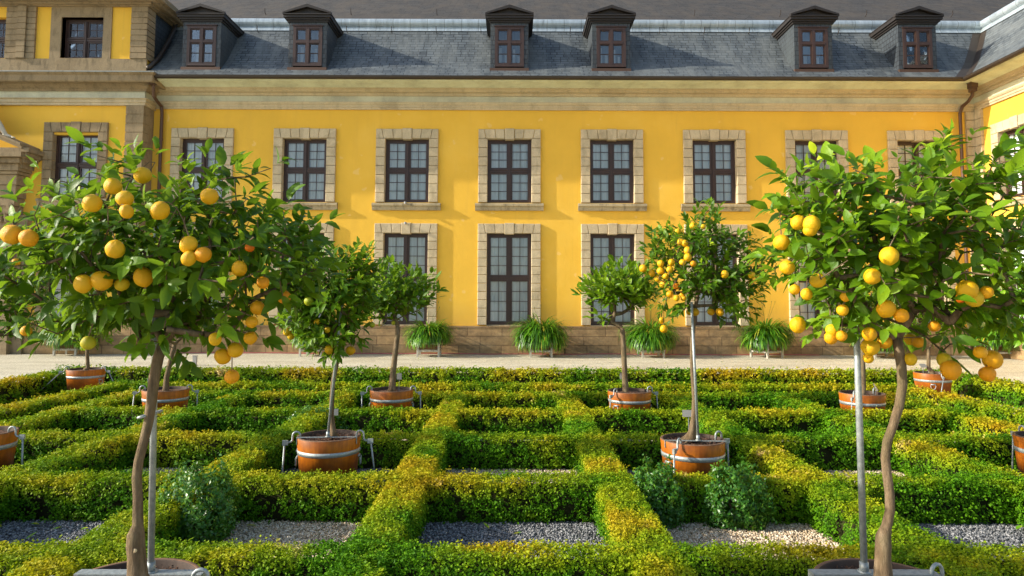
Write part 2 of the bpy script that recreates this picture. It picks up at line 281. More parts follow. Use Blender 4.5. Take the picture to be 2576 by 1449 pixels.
def np_mesh(name,V,quads,m,tone=None,parent=None,origin=(0,0,0),smooth=False,mi=None,color=None):
    """V (n,3) world, quads (k,4) or (k,3) ; tone per face"""
    me=bpy.data.meshes.new(name); V=np.asarray(V,dtype=np.float32)-np.asarray(origin,dtype=np.float32)
    k,s=quads.shape
    me.vertices.add(len(V)); me.vertices.foreach_set('co',V.ravel())
    me.loops.add(k*s); me.loops.foreach_set('vertex_index',quads.astype(np.int32).ravel())
    me.polygons.add(k); me.polygons.foreach_set('loop_start',np.arange(0,k*s,s,dtype=np.int32)); me.polygons.foreach_set('loop_total',np.full(k,s,dtype=np.int32))
    for q in (m if isinstance(m,(list,tuple)) else [m]): me.materials.append(M[q])
    if mi is not None: me.polygons.foreach_set('material_index',mi.astype(np.int32))
    if smooth: me.polygons.foreach_set('use_smooth',np.ones(k,dtype=bool))
    me.update(calc_edges=True)
    if tone is not None:
        a=me.attributes.new('tone','FLOAT','FACE'); a.data.foreach_set('value',np.asarray(tone,dtype=np.float32))
    o=bpy.data.objects.new(name,me); col.objects.link(o); o.location=origin
    if parent is not None: o.parent=parent
    return o
rng=np.random.default_rng(11)
def unit(a): return a/np.maximum(np.linalg.norm(a,axis=1,keepdims=True),1e-9)
def leaf_grid(base,dirs,nrm,L,W,rows=(0,.12,.35,.62,.85,1),wid=(.05,.55,1,.92,.5,.02),curl=.25,fold=.18,wave=0.0):
    """folded, arching leaves: base,dirs,nrm (n,3); returns V, Q"""
    n=len(base); dirs=unit(dirs); side=unit(np.cross(dirs,nrm)); up=unit(np.cross(side,dirs))
    L=np.asarray(L).reshape(-1,1)*np.ones((n,1)); W=np.asarray(W).reshape(-1,1)*np.ones((n,1)); cu=np.asarray(curl).reshape(-1,1)*np.ones((n,1))
    Vs=[]
    for t,wd in zip(rows,wid):
        c=base+dirs*L*(t-.12*cu*t*t)-up*L*cu*t*t
        wv=rng.normal(0,wave,(n,1))*L if wave else 0
        for sgn in (-1,0,1):
            Vs.append(c+side*sgn*W*wd*.5+up*(abs(sgn)*W*wd*fold+ (sgn*wv if sgn else 0)))
    V=np.stack(Vs,1); m=V.shape[1]; q=[]
    for r in range(len(rows)-1):
        for c in (0,1):
            a=r*3+c; q.append((a,a+1,a+4,a+3))
    q=np.array(q); Q=(np.arange(n)[:,None,None]*m+q[None]).reshape(-1,4)
    return V.reshape(-1,3),Q,len(q)
def kites(pos,nrm,size,asp=.62,cup=0.12):
    n=len(pos); r=rng.normal(size=(n,3)); nrm=unit(nrm); a=unit(np.cross(nrm,r)); b=np.cross(nrm,a); s=np.asarray(size).reshape(-1,1)*np.ones((n,1))
    V=np.stack([pos-a*s*.5,pos+b*s*asp*.5-nrm*s*cup,pos+a*s*.5,pos-b*s*asp*.5-nrm*s*cup],1).reshape(-1,3)
    return V,np.arange(4*n).reshape(-1,4)

# ------------------------------------------------------------------ ground
def sheet(name,x0,x1,y0,y1,z,m,kind='structure',label=None,nx=1,ny=1):
    b=MB(); b.box((x0,y0,z-.05),(x1,y1,z)); o=b.build(name,m); o['kind']=kind
    if label: o['label']=label
    return o
g=MB(); i=g.add([(-400,-300,0),(400,-300,0),(400,500,0),(-400,500,0)]); g.face([i,i+1,i+2,i+3]); go=g.build('ground','path'); tag(go,'pale gravel court between the clipped garden and the yellow building','gravel ground',kind='structure')
g=MB(); i=g.add([(-9.1,1,.004),(9.1,1,.004),(9.1,14.2,.004),(-9.1,14.2,.004)]); g.face([i,i+1,i+2,i+3]); go=g.build('garden_ground','beige'); tag(go,'beige chippings covering the beds of the clipped garden','garden ground',kind='structure')
ROWS=[2.55,4.08,5.75,7.48,9.13,10.76]; RF=11.9; RG=13.9
COLS=[.84,2.52,4.18,5.86]; CF=6.78; CG=8.68; HW=.30; HH=.32
HW2=HW/2
xs=[-c for c in reversed(COLS)]+COLS
grey_cells=MB()
cells=[]
for r in range(len(ROWS)-1):
    for c in range(len(xs)-1):
        cc=c-3; isgrey=((cc+r)%2==1)     # r=1 (A-B): centre grey
        cells.append((xs[c]+HW2,xs[c+1]-HW2,ROWS[r]+HW2,ROWS[r+1]-HW2,isgrey,r,cc))
        if isgrey:
            a,b_,c0,d0=xs[c],xs[c+1],ROWS[r],ROWS[r+1]; i=grey_cells.add([(a,c0,.008),(b_,c0,.008),(b_,d0,.008),(a,d0,.008)]); grey_cells.face([i,i+1,i+2,i+3])
o=grey_cells.build('grey_gravel_beds','grey'); tag(o,'dark grey chippings in alternate beds of the clipped garden','gravel bed',kind='structure')
def pebbles(name,sel,m,label,dens=6500):
    ps=[]; 
    for (x0,x1,y0,y1,gr,r,cc) in cells:
        if gr!=sel or r not in (1,2) : continue
        if r==2 and abs(cc)>2: continue
        n=int((x1-x0)*(y1-y0)*dens*(1 if r==1 else .6)); ps.append(np.stack([rng.uniform(x0-.05,x1+.05,n),rng.uniform(y0-.05,y1+.05,n),rng.uniform(.006,.02,n)],1))
    p=np.concatenate(ps); n=len(p); s=rng.uniform(.009,.017,(n,1)); ax=unit(rng.normal(size=(n,3))*[1,1,.35]); b=unit(np.cross(ax,rng.normal(size=(n,3)))); c=np.cross(ax,b)
    V=np.stack([p+ax*s,p-ax*s*.9,p+b*s*.72,p-b*s*.7,p+c*s*.5,p-c*s*.5],1).reshape(-1,3)
    t=np.array([(0,2,4),(2,1,4),(1,3,4),(3,0,4),(2,0,5),(1,2,5),(3,1,5),(0,3,5)]); Q=(np.arange(n)[:,None,None]*6+t[None]).reshape(-1,3)
    o=np_mesh(name,V,Q,m,tone=np.repeat(rng.random(n),8)); tag(o,label,'gravel',kind='stuff')
pebbles('beige_gravel',False,'peb_b','loose beige stone chippings lying in the beds between hedges')
pebbles('grey_gravel',True,'peb_g','loose dark grey stone chippings lying in the beds between hedges')
# fallen leaves on the gravel
def fallen(n,x0,x1,y0,y1):
    p=np.stack([rng.uniform(x0,x1,n),rng.uniform(y0,y1,n),np.full(n,.03)],1); d=rng.normal(size=(n,3))*[1,1,.15]; return leaf_grid(p,d,np.tile([0,0,1.],(n,1)),rng.uniform(.05,.1,n),rng.uniform(.02,.04,n),curl=-.2,fold=.3)
LV=[];LQ=[];off=0;nq=0
for a in ((26,-2.3,2.3,4.3,5.5),(18,-4,-2.7,4.4,5.5),(8,2.7,5,4.4,5.5),(60,-9,9,14.6,22.5)):
    V,Q,k=fallen(*a); LV.append(V); LQ.append(Q+off); off+=len(V); nq+=len(Q)
o=np_mesh('fallen_leaves',np.concatenate(LV),np.concatenate(LQ),'strap',tone=rng.uniform(.9,1,nq)); tag(o,'scattered fallen leaves lying on the gravel','leaves',kind='stuff')

# ------------------------------------------------------------------ building: the long gallery and the side wing
YW=23.0; YP=22.4; XL=XA(384,YW,300); XC=XA(2459,YW,430); WEND=7.0
gallery=empty('gallery_building',((XL+XC)/2,YW,0)); tag(gallery,'long yellow two-storey building with slate mansard roof and six dormers behind the garden','building')
wing=empty('side_wing',(XC,15,0)); tag(wing,'yellow side wing coming forward at the right edge with sunlit wall','building')
GO=Vector(gallery.location); WO=Vector(wing.location)
def part(mb,name,m,parent,smooth=False):
    return mb.build(name,m,parent) if False else _part(mb,name,m,parent,smooth)
def _part(mb,name,m,parent,smooth):
    # verts are in world space: make them local to the whole chain of parents
    off=Vector((0,0,0)); p=parent
    while p is not None: off+=Vector(p.location); p=p.parent
    c=Vector([sum(v[k] for v in mb.v)/len(mb.v) for k in range(3)])
    o=mb.build(name,m,None,smooth,origin=c); o.parent=parent; o.location=c-off; return o
WX=[-.10+3.49*i for i in range(-3,5)]
WOP=.75; JW=.31      # half opening, jamb width
LZ0,LZ1,LZT=.96,4.04,4.37; UZ0,UZ1,UZT=5.09,7.28,7.61
ZTOP=8.6
# walls
def wall_strip(b,holes,x0,x1,z0,z1,fn):
    # holes: list of (xa,xb,za,zb); piers and spandrels as abutting boxes
    xsn=sorted(set([x0,x1]+[h[0] for h in holes]+[h[1] for h in holes]))
    for a,c in zip(xsn[:-1],xsn[1:]):
        hs=sorted([h for h in holes if h[0]<=a+1e-6 and h[1]>=c-1e-6],key=lambda h:h[2]); z=z0
        for h in hs: fn(a,c,z,h[2]); z=h[3]
        fn(a,c,z,z1)
b=MB(); holes=[]
for x in WX: holes+= [(x-WOP-.02,x+WOP+.02,LZ0,LZ1+.02),(x-WOP-.02,x+WOP+.02,UZ0,UZ1+.02)]
wall_strip(b,holes,XL,XC+.3,.93,ZTOP,lambda a,c,z,zz: b.box((a,YW,z),(c,YW+.45,zz)) if zz>z else None)
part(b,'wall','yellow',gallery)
b=MB(); b.box((XL,YW-.10,-.2),(XC,YW+.3,.925)); b.box((XL,YW-.115,.86),(XC,YW-.10,.925)); part(b,'plinth','plinth',gallery)
# wing wall (plane X=XC, outward -X); window centres measured from the corner
WWY=[YW-1.87-3.49*i for i in range(0,4)]
b=MB(); holes=[]
for y in WWY: holes+=[(y-WOP-.02,y+WOP+.02,LZ0,LZ1+.02),(y-WOP-.02,y+WOP+.02,UZ0,UZ1+.02)]
wall_strip(b,holes,WEND,YW,.93,ZTOP,lambda a,c,z,zz: b.box((XC,a,z),(XC+.45,c,zz)) if zz>z else None)
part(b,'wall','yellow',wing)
b=MB(); b.box((XC-.10,WEND,-.2),(XC+.3,YW-.115,.925)); part(b,'plinth','plinth',wing)
b=MB(); b.box((XC+.45,WEND,0),(XC+9,WEND+.4,9)); part(b,'end_wall','yellow',wing)
# swept mouldings with a mitre in the corner: profile = [(d outward, z)]
def sweep(name,prof,m,uvx=1.0,wingtoo=True,smooth=False,main=True,x0=None):
    xl=XL if x0 is None else x0
    for which in ((0,1) if wingtoo else (0,)):
        if which==0 and not main: continue
        b=MB(); acc=0
        for k in range(len(prof)-1):
            (d0,z0),(d1,z1)=prof[k],prof[k+1]; l=math.hypot(d1-d0,z1-z0)
            if which==0: q=[(xl,YW-d0,z0),(XC-d0,YW-d0,z0),(XC-d1,YW-d1,z1),(xl,YW-d1,z1)]; uv=[(p[0],acc if j<2 else acc+l) for j,p in enumerate(q)]
            else: q=[(XC-d0,YW-d0,z0),(XC-d0,WEND,z0),(XC-d1,WEND,z1),(XC-d1,YW-d1,z1)]; uv=[(-p[1],acc if j<2 else acc+l) for j,p in enumerate(q)]
            i=b.add(q); b.face([i,i+1,i+2,i+3],uv); acc+=l
        o=part(b,name,m,gallery if which==0 else wing,smooth)
sweep('architrave',[(0,8.28),(.07,8.28),(.07,8.345),(.095,8.35),(.095,8.43),(.12,8.435),(.15,8.49),(.15,8.525),(.045,8.53)],'band')
sweep('frieze',[(.045,8.53),(.045,8.75)],'frieze')
sweep('cornice',[(.045,8.75),(.10,8.75),(.12,8.80),(.12,8.83),(.24,8.85),(.24,8.885),(.30,8.93),(.33,8.945),(.33,8.96)],'band')
sweep('cove',[(.33,8.96),(.40,8.965),(.46,8.985),(.60,9.005),(.80,9.03),(.86,9.06),(.90,9.09)],'cyma')
gp=[(.90+.095*(1-math.cos(a))*1.0,9.12-.085*math.sin(a)) for a in [math.pi*t/8 for t in range(9)]]
sweep('gutter',[(.88,9.13)]+[(.88,9.12)]+[(.985-.1*math.cos(math.pi*t/8),9.12-.085*math.sin(math.pi*t/8)) for t in range(9)]+[(1.095,9.135),(1.075,9.14),(1.06,9.08),(.95,9.06)],'gutter')
# mansard profile from the dormer cheeks
MP=[(22.02,193),(22.2,186.5),(22.45,178),(22.75,168),(23.02,156),(23.3,139),(23.55,122),(23.8,104),(24.02,87),(24.2,71)]
mans=[(YW-Y,ZA(y,Y)) for Y,y in MP]; mans[0]=(.98,9.155)
sweep('mansard_roof',mans,'slate')
dT,zT=mans[-1]
sweep('ridge_flashing',[(dT+.12,zT-.17),(dT+.13,zT-.165),(dT+.03,zT+.02)]+[(dT-.02+.16*math.cos(a),zT+.17+.16*math.sin(a)) for a in [R(t) for t in range(-70,131,20)]],'zinc',smooth=True)
sweep('upper_roof',[(dT-.02,zT+.28),(dT-9,zT+.28+9*.60)],'slate_top',x0=XL-6)
# valley strip in the inner corner
b=MB()
for k in range(len(mans)-1):
    (d0,z0),(d1,z1)=mans[k],mans[k+1]; s=.30
    i=b.add([(XC-d0-s,YW-d0,z0+.012),(XC-d0,YW-d0,z0+.02),(XC-d1,YW-d1,z1+.02),(XC-d1-s,YW-d1,z1+.012)]); b.face([i,i+1,i+2,i+3])
    i=b.add([(XC-d0,YW-d0,z0+.02),(XC-d0,YW-d0-s,z0+.012),(XC-d1,YW-d1-s,z1+.012),(XC-d1,YW-d1,z1+.02)]); b.face([i,i+1,i+2,i+3])
part(b,'valley_strip','gutter',gallery)
# rusticated corner pilasters in the inner corner
b=MB(); n=24; hh=(8.28-.93)/n
for k in range(n):
    b.block(XC-.36,XC-.02,.93+k*hh+.008,.93+(k+1)*hh-.008,YW-.09,YW,.015)
part(b,'corner_pilaster','sand',gallery)
b=MB()
for k in range(n):
    z0,z1=.93+k*hh+.008,.93+(k+1)*hh-.008; b.box((XC-.09,YW-.40,z0),(XC,YW-.092,z1))
part(b,'corner_pilaster','sand',wing)
# windows ------------------------------------------------------------------
def window_frame(cx,z0,z1,zt,rows,hw=WOP,yf=.13,flip=False,casecols=2,rt=.07,mun=.018):
    """dark timber frame with mullion, transom and glazing bars; built facing -Y around x=0, y=0 (wall face)"""
    b=MB(); y0,y1=yf,yf+.09
    b.box((-hw,y0,z0),(-hw+rt,y1,z1)); b.box((hw-rt,y0,z0),(hw,y1,z1)); b.box((-hw+rt,y0,z1-rt),(hw-rt,y1,z1)); b.box((-hw+rt,y0,z0),(hw-rt,y1,z0+rt))
    b.box((-.045,y0-.012,z0+rt),(.045,y1,z1-rt)); b.box((-.016,y0-.035,z0+rt),(.016,y0-.012,z1-rt))
    for a,c in ((-hw+rt,-.045),(.045,hw-rt)): b.box((a,y0-.008,zt-.055),(c,y1,zt+.055)); b.box((a,y0-.035,zt+.02),(c,y0-.008,zt+.05))
    sash=.055
    for (a,c) in ((-hw+rt,-.045),(.045,hw-rt)):
        for (p,q,nr) in ((z0+rt,zt-.055,rows[1]),(zt+.055,z1-rt,rows[0])):
            ys=y0+.02; ye=y1-.01
            b.box((a,ys,p),(a+sash,ye,q)); b.box((c-sash,ys,p),(c,ye,q)); b.box((a+sash,ys,p),(c-sash,ye,p+sash)); b.box((a+sash,ys,q-sash),(c-sash,ye,q))
            A,C,Pz,Q=a+sash,c-sash,p+sash,q-sash
            if casecols==2: mx=(A+C)/2; b.box((mx-mun/2,ys+.01,Pz),(mx+mun/2,ye-.01,Q))
            for r in range(1,nr): mz=Pz+(Q-Pz)*r/nr; b.box((A,ys+.014,mz-mun/2),(C,ye-.014,mz+mun/2))
    return b
def curtain(hw,z0,z1,y,amp=.02,seed=0,open_=0.0):
    b=MB(); r=random.Random(seed); n=60; ph=[r.uniform(0,6) for _ in range(4)]; xsn=[-hw+2*hw*k/n for k in range(n+1)]
    yy=[y+amp*(math.sin(x*23+ph[0])+.6*math.sin(x*41+ph[1])+.5*math.sin(x*9+ph[2])) for x in xsn]
    i=b.add([(x,q,z0) for x,q in zip(xsn,yy)]+[(x,q,z1) for x,q in zip(xsn,yy)])
    for k in range(n): b.face([i+k,i+k+1,i+n+2+k,i+n+1+k])
    return b
def surround(z0,z1,zt,nb,keyd=.035):
    b=MB(); hgt=(z1-z0)/nb
    for k in range(nb):
        for s in (-1,1):
            a,c=(s*WOP,s*(WOP+JW)); b.block(min(a,c),max(a,c),z0+k*hgt+.006,z0+(k+1)*hgt-.006,-.085,.24,.014)
    # lintel of splayed voussoirs
    W=WOP+JW; zs=z1; lo=[-W,-.80,-.46,-.165,.165,.46,.80,W]; hi=[-W,-.86,-.50,-.17,.17,.50,.86,W]
    for k in range(7):
        key=k==3
        b.block(lo[k]+.006 if k else -W,lo[k+1]-.006 if k<6 else W,zs+(-.03 if key else .004),zt+(.02 if key else 0),-.105 if key else -.085,.24,.014,top=(hi[k]+.006 if k else -W,hi[k+1]-.006 if k<6 else W))
    return b
def sillb():
    b=MB(); W=WOP+JW+.10; prof=[(.0,4.82),(.07,4.82),(.09,4.88),(.10,4.93),(.15,4.97),(.15,5.04),(.02,5.075)]
    i0=[b.add([(-W,-d,z),(W,-d,z)]) for d,z in prof]
    for k in range(len(prof)-1): b.face([i0[k],i0[k]+1,i0[k+1]+1,i0[k+1]])
    for e in (0,1):
        b.face([i0[k]+e for k in range(len(prof))]+([] ) )
    b.box((-W,.0,4.82),(W,.26,5.075)); return b
def make_window(kind,parent,x,flip,seed):
    lo=kind=='lower'; z0,z1,zt,rows=(LZ0,LZ1,ZA(700,YW+.2),(4,4)) if lo else (UZ0,UZ1,ZA(431,YW+.2),(3,3))
    f=window_frame(0,z0,z1,zt,rows).build('window','brown'); 
    g=MB(); i=g.add([(-WOP+.08,.175,z0+.08),(WOP-.08,.175,z0+.08),(WOP-.08,.175,z1-.08),(-WOP+.08,.175,z1-.08)]); g.face([i,i+1,i+2,i+3]); g.build('pane','glass',f)
    curtain(WOP-.03,z0,z1,.255,seed=seed).build('curtain','curtain',f,smooth=True)
    surround(z0,z1,LZT if lo else UZT,11 if lo else 7).build('surround','sand',f)
    if lo: s=MB(); s.box((-WOP,-.02,z0-.03),(WOP,.26,z0+.005)); s.build('sill','sill',f)
    else: sillb().build('sill','sill',f)
    return f
def place_window(f,building,O,px,py,rz):
    f.parent=building; f.location=(px-O.x,py-O.y,-O.z); f.rotation_euler.z=rz
wl=make_window('lower',None,0,False,1); wu=make_window('upper',None,0,False,2)
protos=[]
for k,x in enumerate(WX):
    a=wl if k==0 else copy_tree(wl); place_window(a,gallery,GO,x,YW,0)
    c=wu if k==0 else copy_tree(wu); place_window(c,gallery,GO,x,YW,0)
for y in WWY:
    for w_ in (wl,wu):
        c=copy_tree(w_); place_window(c,wing,WO,XC,y,-math.pi/2)
# dormers ------------------------------------------------------------------
YD=22.5
def make_dormer():
    zb,zs,zw=ZA(181,YD),ZA(172,YD),ZA(58,YD); zc=ZA(41,YD); za=ZA(13,YD-.2); hw=.64
    b=MB(); wz0,wz1,ww=ZA(168,YD),ZA(68,YD),.49
    # front ring of slate hanging around the window, cheeks running back into the roof
    b.box((-hw,YD,zs),(-ww,YD+.08,zw)); b.box((ww,YD,zs),(hw,YD+.08,zw)); b.box((-ww,YD,wz1),(ww,YD+.08,zw)); 
    for s in (-1,1): b.box((s*hw,YD+.08,zs-.3),(s*(hw-.08),YD+2.0,zw))
    d=b.build('dormer','slate_w')
    b=MB(); b.box((-hw-.02,YD-.05,zb),(hw+.02,YD+.3,zs)); b.build('sill_board','pipe',d)
    # moulded eaves, running back into the slope on both sides, and the pediment
    b=MB()
    for (o,p,q) in ((.05,zw,zw+.06),(.10,zw+.06,zw+.12),(.155,zw+.12,zc)): b.box((-hw-o,YD-o,p),(hw+o,YD+2.1,q))
    O=.175; b.prism([(-hw-O,zc),(hw+O,zc),(hw+O,zc+.03),(0,za),(-hw-O,zc+.03)],YD-.06,YD+2.4)
    for s in (-1,1):
        b.prism([(s*(hw+O),zc+.002),(s*(hw+O),zc+.055),(0,za+.03),(0,za-.075)] if s>0 else [(0,za-.075),(0,za+.03),(s*(hw+O),zc+.055),(s*(hw+O),zc+.002)],YD-.20,YD-.062)
    b.box((-hw-O,YD-.20,zc-.03),(hw+O,YD-.062,zc+.001)); b.build('pediment','dark',d)
    f=MB(); y0=YD-.025; zt=ZA(107,YD)
    for s in (-1,1): f.box((s*ww,y0,wz0),(s*(ww-.10),YD+.06,wz1))
    f.box((-ww+.10,y0,wz1-.09),(ww-.10,YD+.06,wz1)); f.box((-ww+.10,y0,wz0),(ww-.10,YD+.06,wz0+.10)); f.box((-ww-.03,YD-.06,wz1),(ww+.03,YD-.003,wz1+.035))
    f.box((-.05,y0-.01,wz0+.1),(.05,YD+.06,wz1-.09))
    for s in (-1,1):
        a,c=sorted((s*.05,s*(ww-.10))); f.box((a,y0-.006,zt-.045),(c,YD+.06,zt+.045))
        for p,q in ((wz0+.10,zt-.045),(zt+.045,wz1-.09)):
            t=.035; f.box((a,YD+.0,p),(a+t,YD+.05,q)); f.box((c-t,YD,p),(c,YD+.05,q)); f.box((a+t,YD,p),(c-t,YD+.05,p+t)); f.box((a+t,YD,q-t),(c-t,YD+.05,q))
        p,q=wz0+.135,zt-.08; m=(p+q)/2; f.box((a+.035,YD+.01,m-.011),(c-.035,YD+.04,m+.011))
    fw=f.build('window_frame','brown',d)
    b=MB(); b.box((-ww+.1,YD+.03,wz0+.1),(ww-.1,YD+.034,wz1-.1)); b.build('pane','glass',d)
    b=MB(); b.box((-ww-.1,YD+.75,wz0-.1),(ww+.1,YD+.78,wz1+.1)); b.box((-.34,YD+.5,wz0),(-.02,YD+.52,wz0+.62)); b.box((.1,YD+.5,wz0),(.38,YD+.52,wz0+.85)); b.build('interior','room',d)
    b=MB(); b.box((-.36,YD+.4,wz0),(-.26,YD+.42,wz0+.8)); b.box((-.16,YD+.4,wz0+.1),(-.06,YD+.42,wz0+.55)); b.box((.12,YD+.4,wz0),(.2,YD+.42,wz0+.75)); b.box((.28,YD+.4,wz0+.05),(.36,YD+.42,wz0+.5)); b.build('blind','bright',d)
    return d
DX=[P(x,120,YD).x for x in (507,774,1281.5,1537.5,2046,2308)]
d0=make_dormer()
for k,x in enumerate(DX):
    d=d0 if k==0 else copy_tree(d0); d.parent=gallery; d.location=(x-GO.x,-GO.y,0)
# snow hooks on the roofs
hook=MB(); hook.tube([(0,0,0),(0,-.10,.03),(0,-.14,.10)],.012,5); hook.box((-.012,-.15,.08),(.012,-.13,.2)); hk=None
for y,row in ((86,np.arange(90,2440,112)),(14,np.arange(455,2420,215))):
    for x in row:
        Y=24.05 if y==86 else 25.35
        if any(abs(P(x,y,Y).x-q)<.9 for q in DX) and y==86: continue
        if hk is None: o=hook.build('snow_hook','gutter'); hk=o
        else: o=hk.copy(); col.objects.link(o)
        o.parent=gallery; p=P(x,y,Y); zz=p.z
        if p.x<XL+.4: continue
        if y==86: zz=float(np.interp(Y,[YW-d for d,z in mans],[z for d,z in mans]))
        else: zz=zT+.28+(Y-YW+dT-.02)*.60
        o.location=Vector((p.x,Y,zz))-GO
# downpipes
def downpipe(pts,name,parent,r=.055,hopper=None):
    b=MB(); b.tube(pts,r,10)
    for z in (2.4,4.9,7.2): b.tube([(pts[-1][0],pts[-1][1],z-.03),(pts[-1][0],pts[-1][1],z+.03)],r*1.25,10)
    if hopper: x,y,z=hopper; b.box((x-.11,y-.11,z),(x+.11,y+.11,z+.18)); b.box((x-.15,y-.15,z+.18),(x+.15,y+.15,z+.23)); b.box((x-.09,y-.09,z-.12),(x+.09,y+.09,z))
    return part(b,name,'pipe',parent,False)
hx=P(387,205,22.15); 
q=[(387,205,22.15),(386,225,22.2),(387,243,22.3),(398,258,22.6),(406,268,22.82),(407.5,285,22.86)]
pts=[tuple(P(*k)) for k in q]; pts.append((pts[-1][0],22.86,0.0)); downpipe(pts,'downpipe',gallery,hopper=(hx.x,22.1,hx.z))
q=[(2447,222,22.2),(2446,240,22.3),(2436,255,22.5),(2421,268,22.8),(2415,285,22.86)]
pts=[tuple(P(*k)) for k in q]; pts.append((pts[-1][0],22.86,0.0)); hx=P(2447,222,22.15); downpipe(pts,'downpipe',gallery,hopper=(hx.x,22.15,hx.z))
# small lamp-like fittings on two sills
for vx,vy in ((1020,511),(1020,562)):
    b=MB(); p=P(vx,vy,22.85); b.tube([(p.x,22.9,p.z),(p.x,22.8,p.z)],.03,8); b.tube([(p.x,22.8,p.z-.03),(p.x,22.8,p.z+.04)],.045,8); part(b,'sensor','plate',gallery)

# ------------------------------------------------------------------ corner pavilion on the left
pav=empty('corner_pavilion',(-15,YP,0)); tag(pav,'taller projecting yellow pavilion with stone quoins and attic storey at the left edge','building')
def PX_(vx,y=430): return XA(vx,YP,y)
XR=PX_(360,300); XFAR=-22.0
wxc=PX_(189,430); WS=1.05
b=MB(); hp=[(wxc-WOP-.02,wxc+WOP+.02,LZ0,LZ1+.02),(wxc-WOP-.02,wxc+WOP+.02,UZ0+.03,ZA(344,YP)+.02)]
wall_strip(b,hp,XFAR,XR-.02,.93,ZA(270,YP),lambda a,c,z,zz: b.box((a,YP,z),(c,YP+.45,zz)) if zz>z else None)
b.box((XR-.45,YP+.45,.93),(XR-.02,YW+2,ZA(270,YP)))
part(b,'wall','yellow',pav)
b=MB(); b.box((XFAR,YP-.1,-.2),(XR+.08,YW+.2,.925)); part(b,'plinth','plinth',pav)
zA=ZA(270,YP); n=24
b=MB(); hh=(zA-.93)/n; xq0=PX_(318,350)
for k in range(n):
    z0,z1=.93+k*hh+.012,.93+(k+1)*hh-.012; b.box((xq0,YP-.10,z0),(XR+.06,YP,z1)); b.box((XR-.02,YP,z0),(XR+.06,YP+.3,z1)); b.box((XR-.02,YP+.31,z0),(XR+.04,YW,z1)); 
b.box((xq0+.02,YP-.085,.93),(XR+.045,YP+.58,zA)); part(b,'quoins','sandp',pav)
def psweep(name,prof,m,back=2.0):
    b=MB()
    for k in range(len(prof)-1):
        (d0,z0),(d1,z1)=prof[k],prof[k+1]
        i=b.add([(XFAR,YP-d0,z0),(XR+d0,YP-d0,z0),(XR+d1,YP-d1,z1),(XFAR,YP-d1,z1)]); b.face([i,i+1,i+2,i+3])
        i=b.add([(XR+d0,YP-d0,z0),(XR+d0,YP+back,z0),(XR+d1,YP+back,z1),(XR+d1,YP-d1,z1)]); b.face([i,i+1,i+2,i+3])
    part(b,name,m,pav)
z=lambda y,d: ZA(y,YP-d)
psweep('architrave',[(0,zA),(.10,zA),(.10,zA+.08),(.13,zA+.09),(.13,zA+.18),(.19,zA+.22),(.19,z(250,.19)),(.06,z(250,.06))],'band',.6)
psweep('frieze',[(.06,z(250,.06)),(.06,z(233,.06))],'frieze',.6)
psweep('cornice',[(.06,z(233,.06)),(.12,z(233,.12)),(.14,z(228,.14)),(.28,z(218,.28)),(.30,z(212,.3)),(.52,z(209,.52)),(.55,z(205,.55)),(.55,z(192,.55)),(.62,z(186,.62)),(.64,z(183,.64)),(.60,z(181,.6))],'sandp',.8)
psweep('cornice_flashing',[(.645,z(184,.645)),(.65,z(181.5,.65)),(.0,z(181,.6)+.10)],'zinc',.8)
# attic storey
zB=z(181,.6)+.06; zC=z(22,0); xa=XR
xw0,xw1=PX_(155,100),PX_(260,100); wz0,wz1=ZA(151,YP),ZA(48,YP)
b=MB(); wall_strip(b,[(xw0,xw1,wz0,wz1),(PX_(-60,100),PX_(14,100),wz0,wz1)],XFAR,XR-.02,zB,zC,lambda a,c,z_,zz: b.box((a,YP+.0,z_),(c,YP+.4,zz)) if zz>z_ else None)
part(b,'attic_wall','yellow',pav)
b=MB() # attic stone: base course, frames, quoins
b.box((XFAR,YP-.06,zB-.05),(XR+.06,YP,ZA(153,YP))); b.box((PX_(128,100),YP-.045,ZA(153,YP)),(xw0,YP+.2,wz1)); b.box((xw1,YP-.045,ZA(153,YP)),(PX_(281,100),YP+.2,wz1)); b.box((PX_(128,100),YP-.045,wz1),(PX_(281,100),YP+.2,zC)); b.box((xw0,YP-.05,ZA(153,YP)),(xw1,YP+.2,wz0))
part(b,'attic_surround','sandp',pav)
def quoin_stack(b,x0,x1,yf,side=False):
    n=9; z0=ZA(153,YP); hh=(zC-z0)/n
    for k in range(n):
        if side: b.box((XR-.02,YP-.10,z0+k*hh+.012),(XR+.06,YP+.42,z0+(k+1)*hh-.012))
        b.box((x0,yf,z0+k*hh+.012),(x1,YP,z0+(k+1)*hh-.012))
    b.box((x0+.02,yf+.02,z0),(x1-.02,YP+.1,zC))
b=MB(); quoin_stack(b,PX_(332,100),XR-.021,YP-.10,True); part(b,'attic_quoins','sandp',pav)
b=MB(); quoin_stack(b,PX_(70,100),PX_(91,100),YP-.08); quoin_stack(b,PX_(48,100),PX_(69.5,100),YP-.14); quoin_stack(b,PX_(17,100),PX_(47.5,100),YP-.08); part(b,'attic_quoins','sandp',pav)
psweep('top_cornice',[(0,zC),(.10,zC),(.12,z(16,.12)),(.22,z(13,.22)),(.24,z(8,.24)),(.40,z(4,.4)),(.46,z(-2,.46)),(.60,z(-8,.6)),(.62,z(-20,.62)),(.0,z(-20,.62)+.05)],'sandp',3.0)
b=MB(); b.box((XR-.3,YP+.42,zB-1.2),(XR-.0,YW+4,zC+.02)); part(b,'slate_side','slate_w',pav)
b=MB(); b.tube([tuple(P(443,58,24.0)),tuple(P(436,80,23.75)),tuple(P(418,115,23.3)),tuple(P(398,148,22.9)),tuple(P(372,172,22.35))],.075,8); part(b,'roof_pipe','gutter',pav,True)
b=MB(); b.tube([tuple(P(402,20,22.9)),tuple(P(450,55,24.4))],.09,8); part(b,'side_gutter','gutter',pav,True)
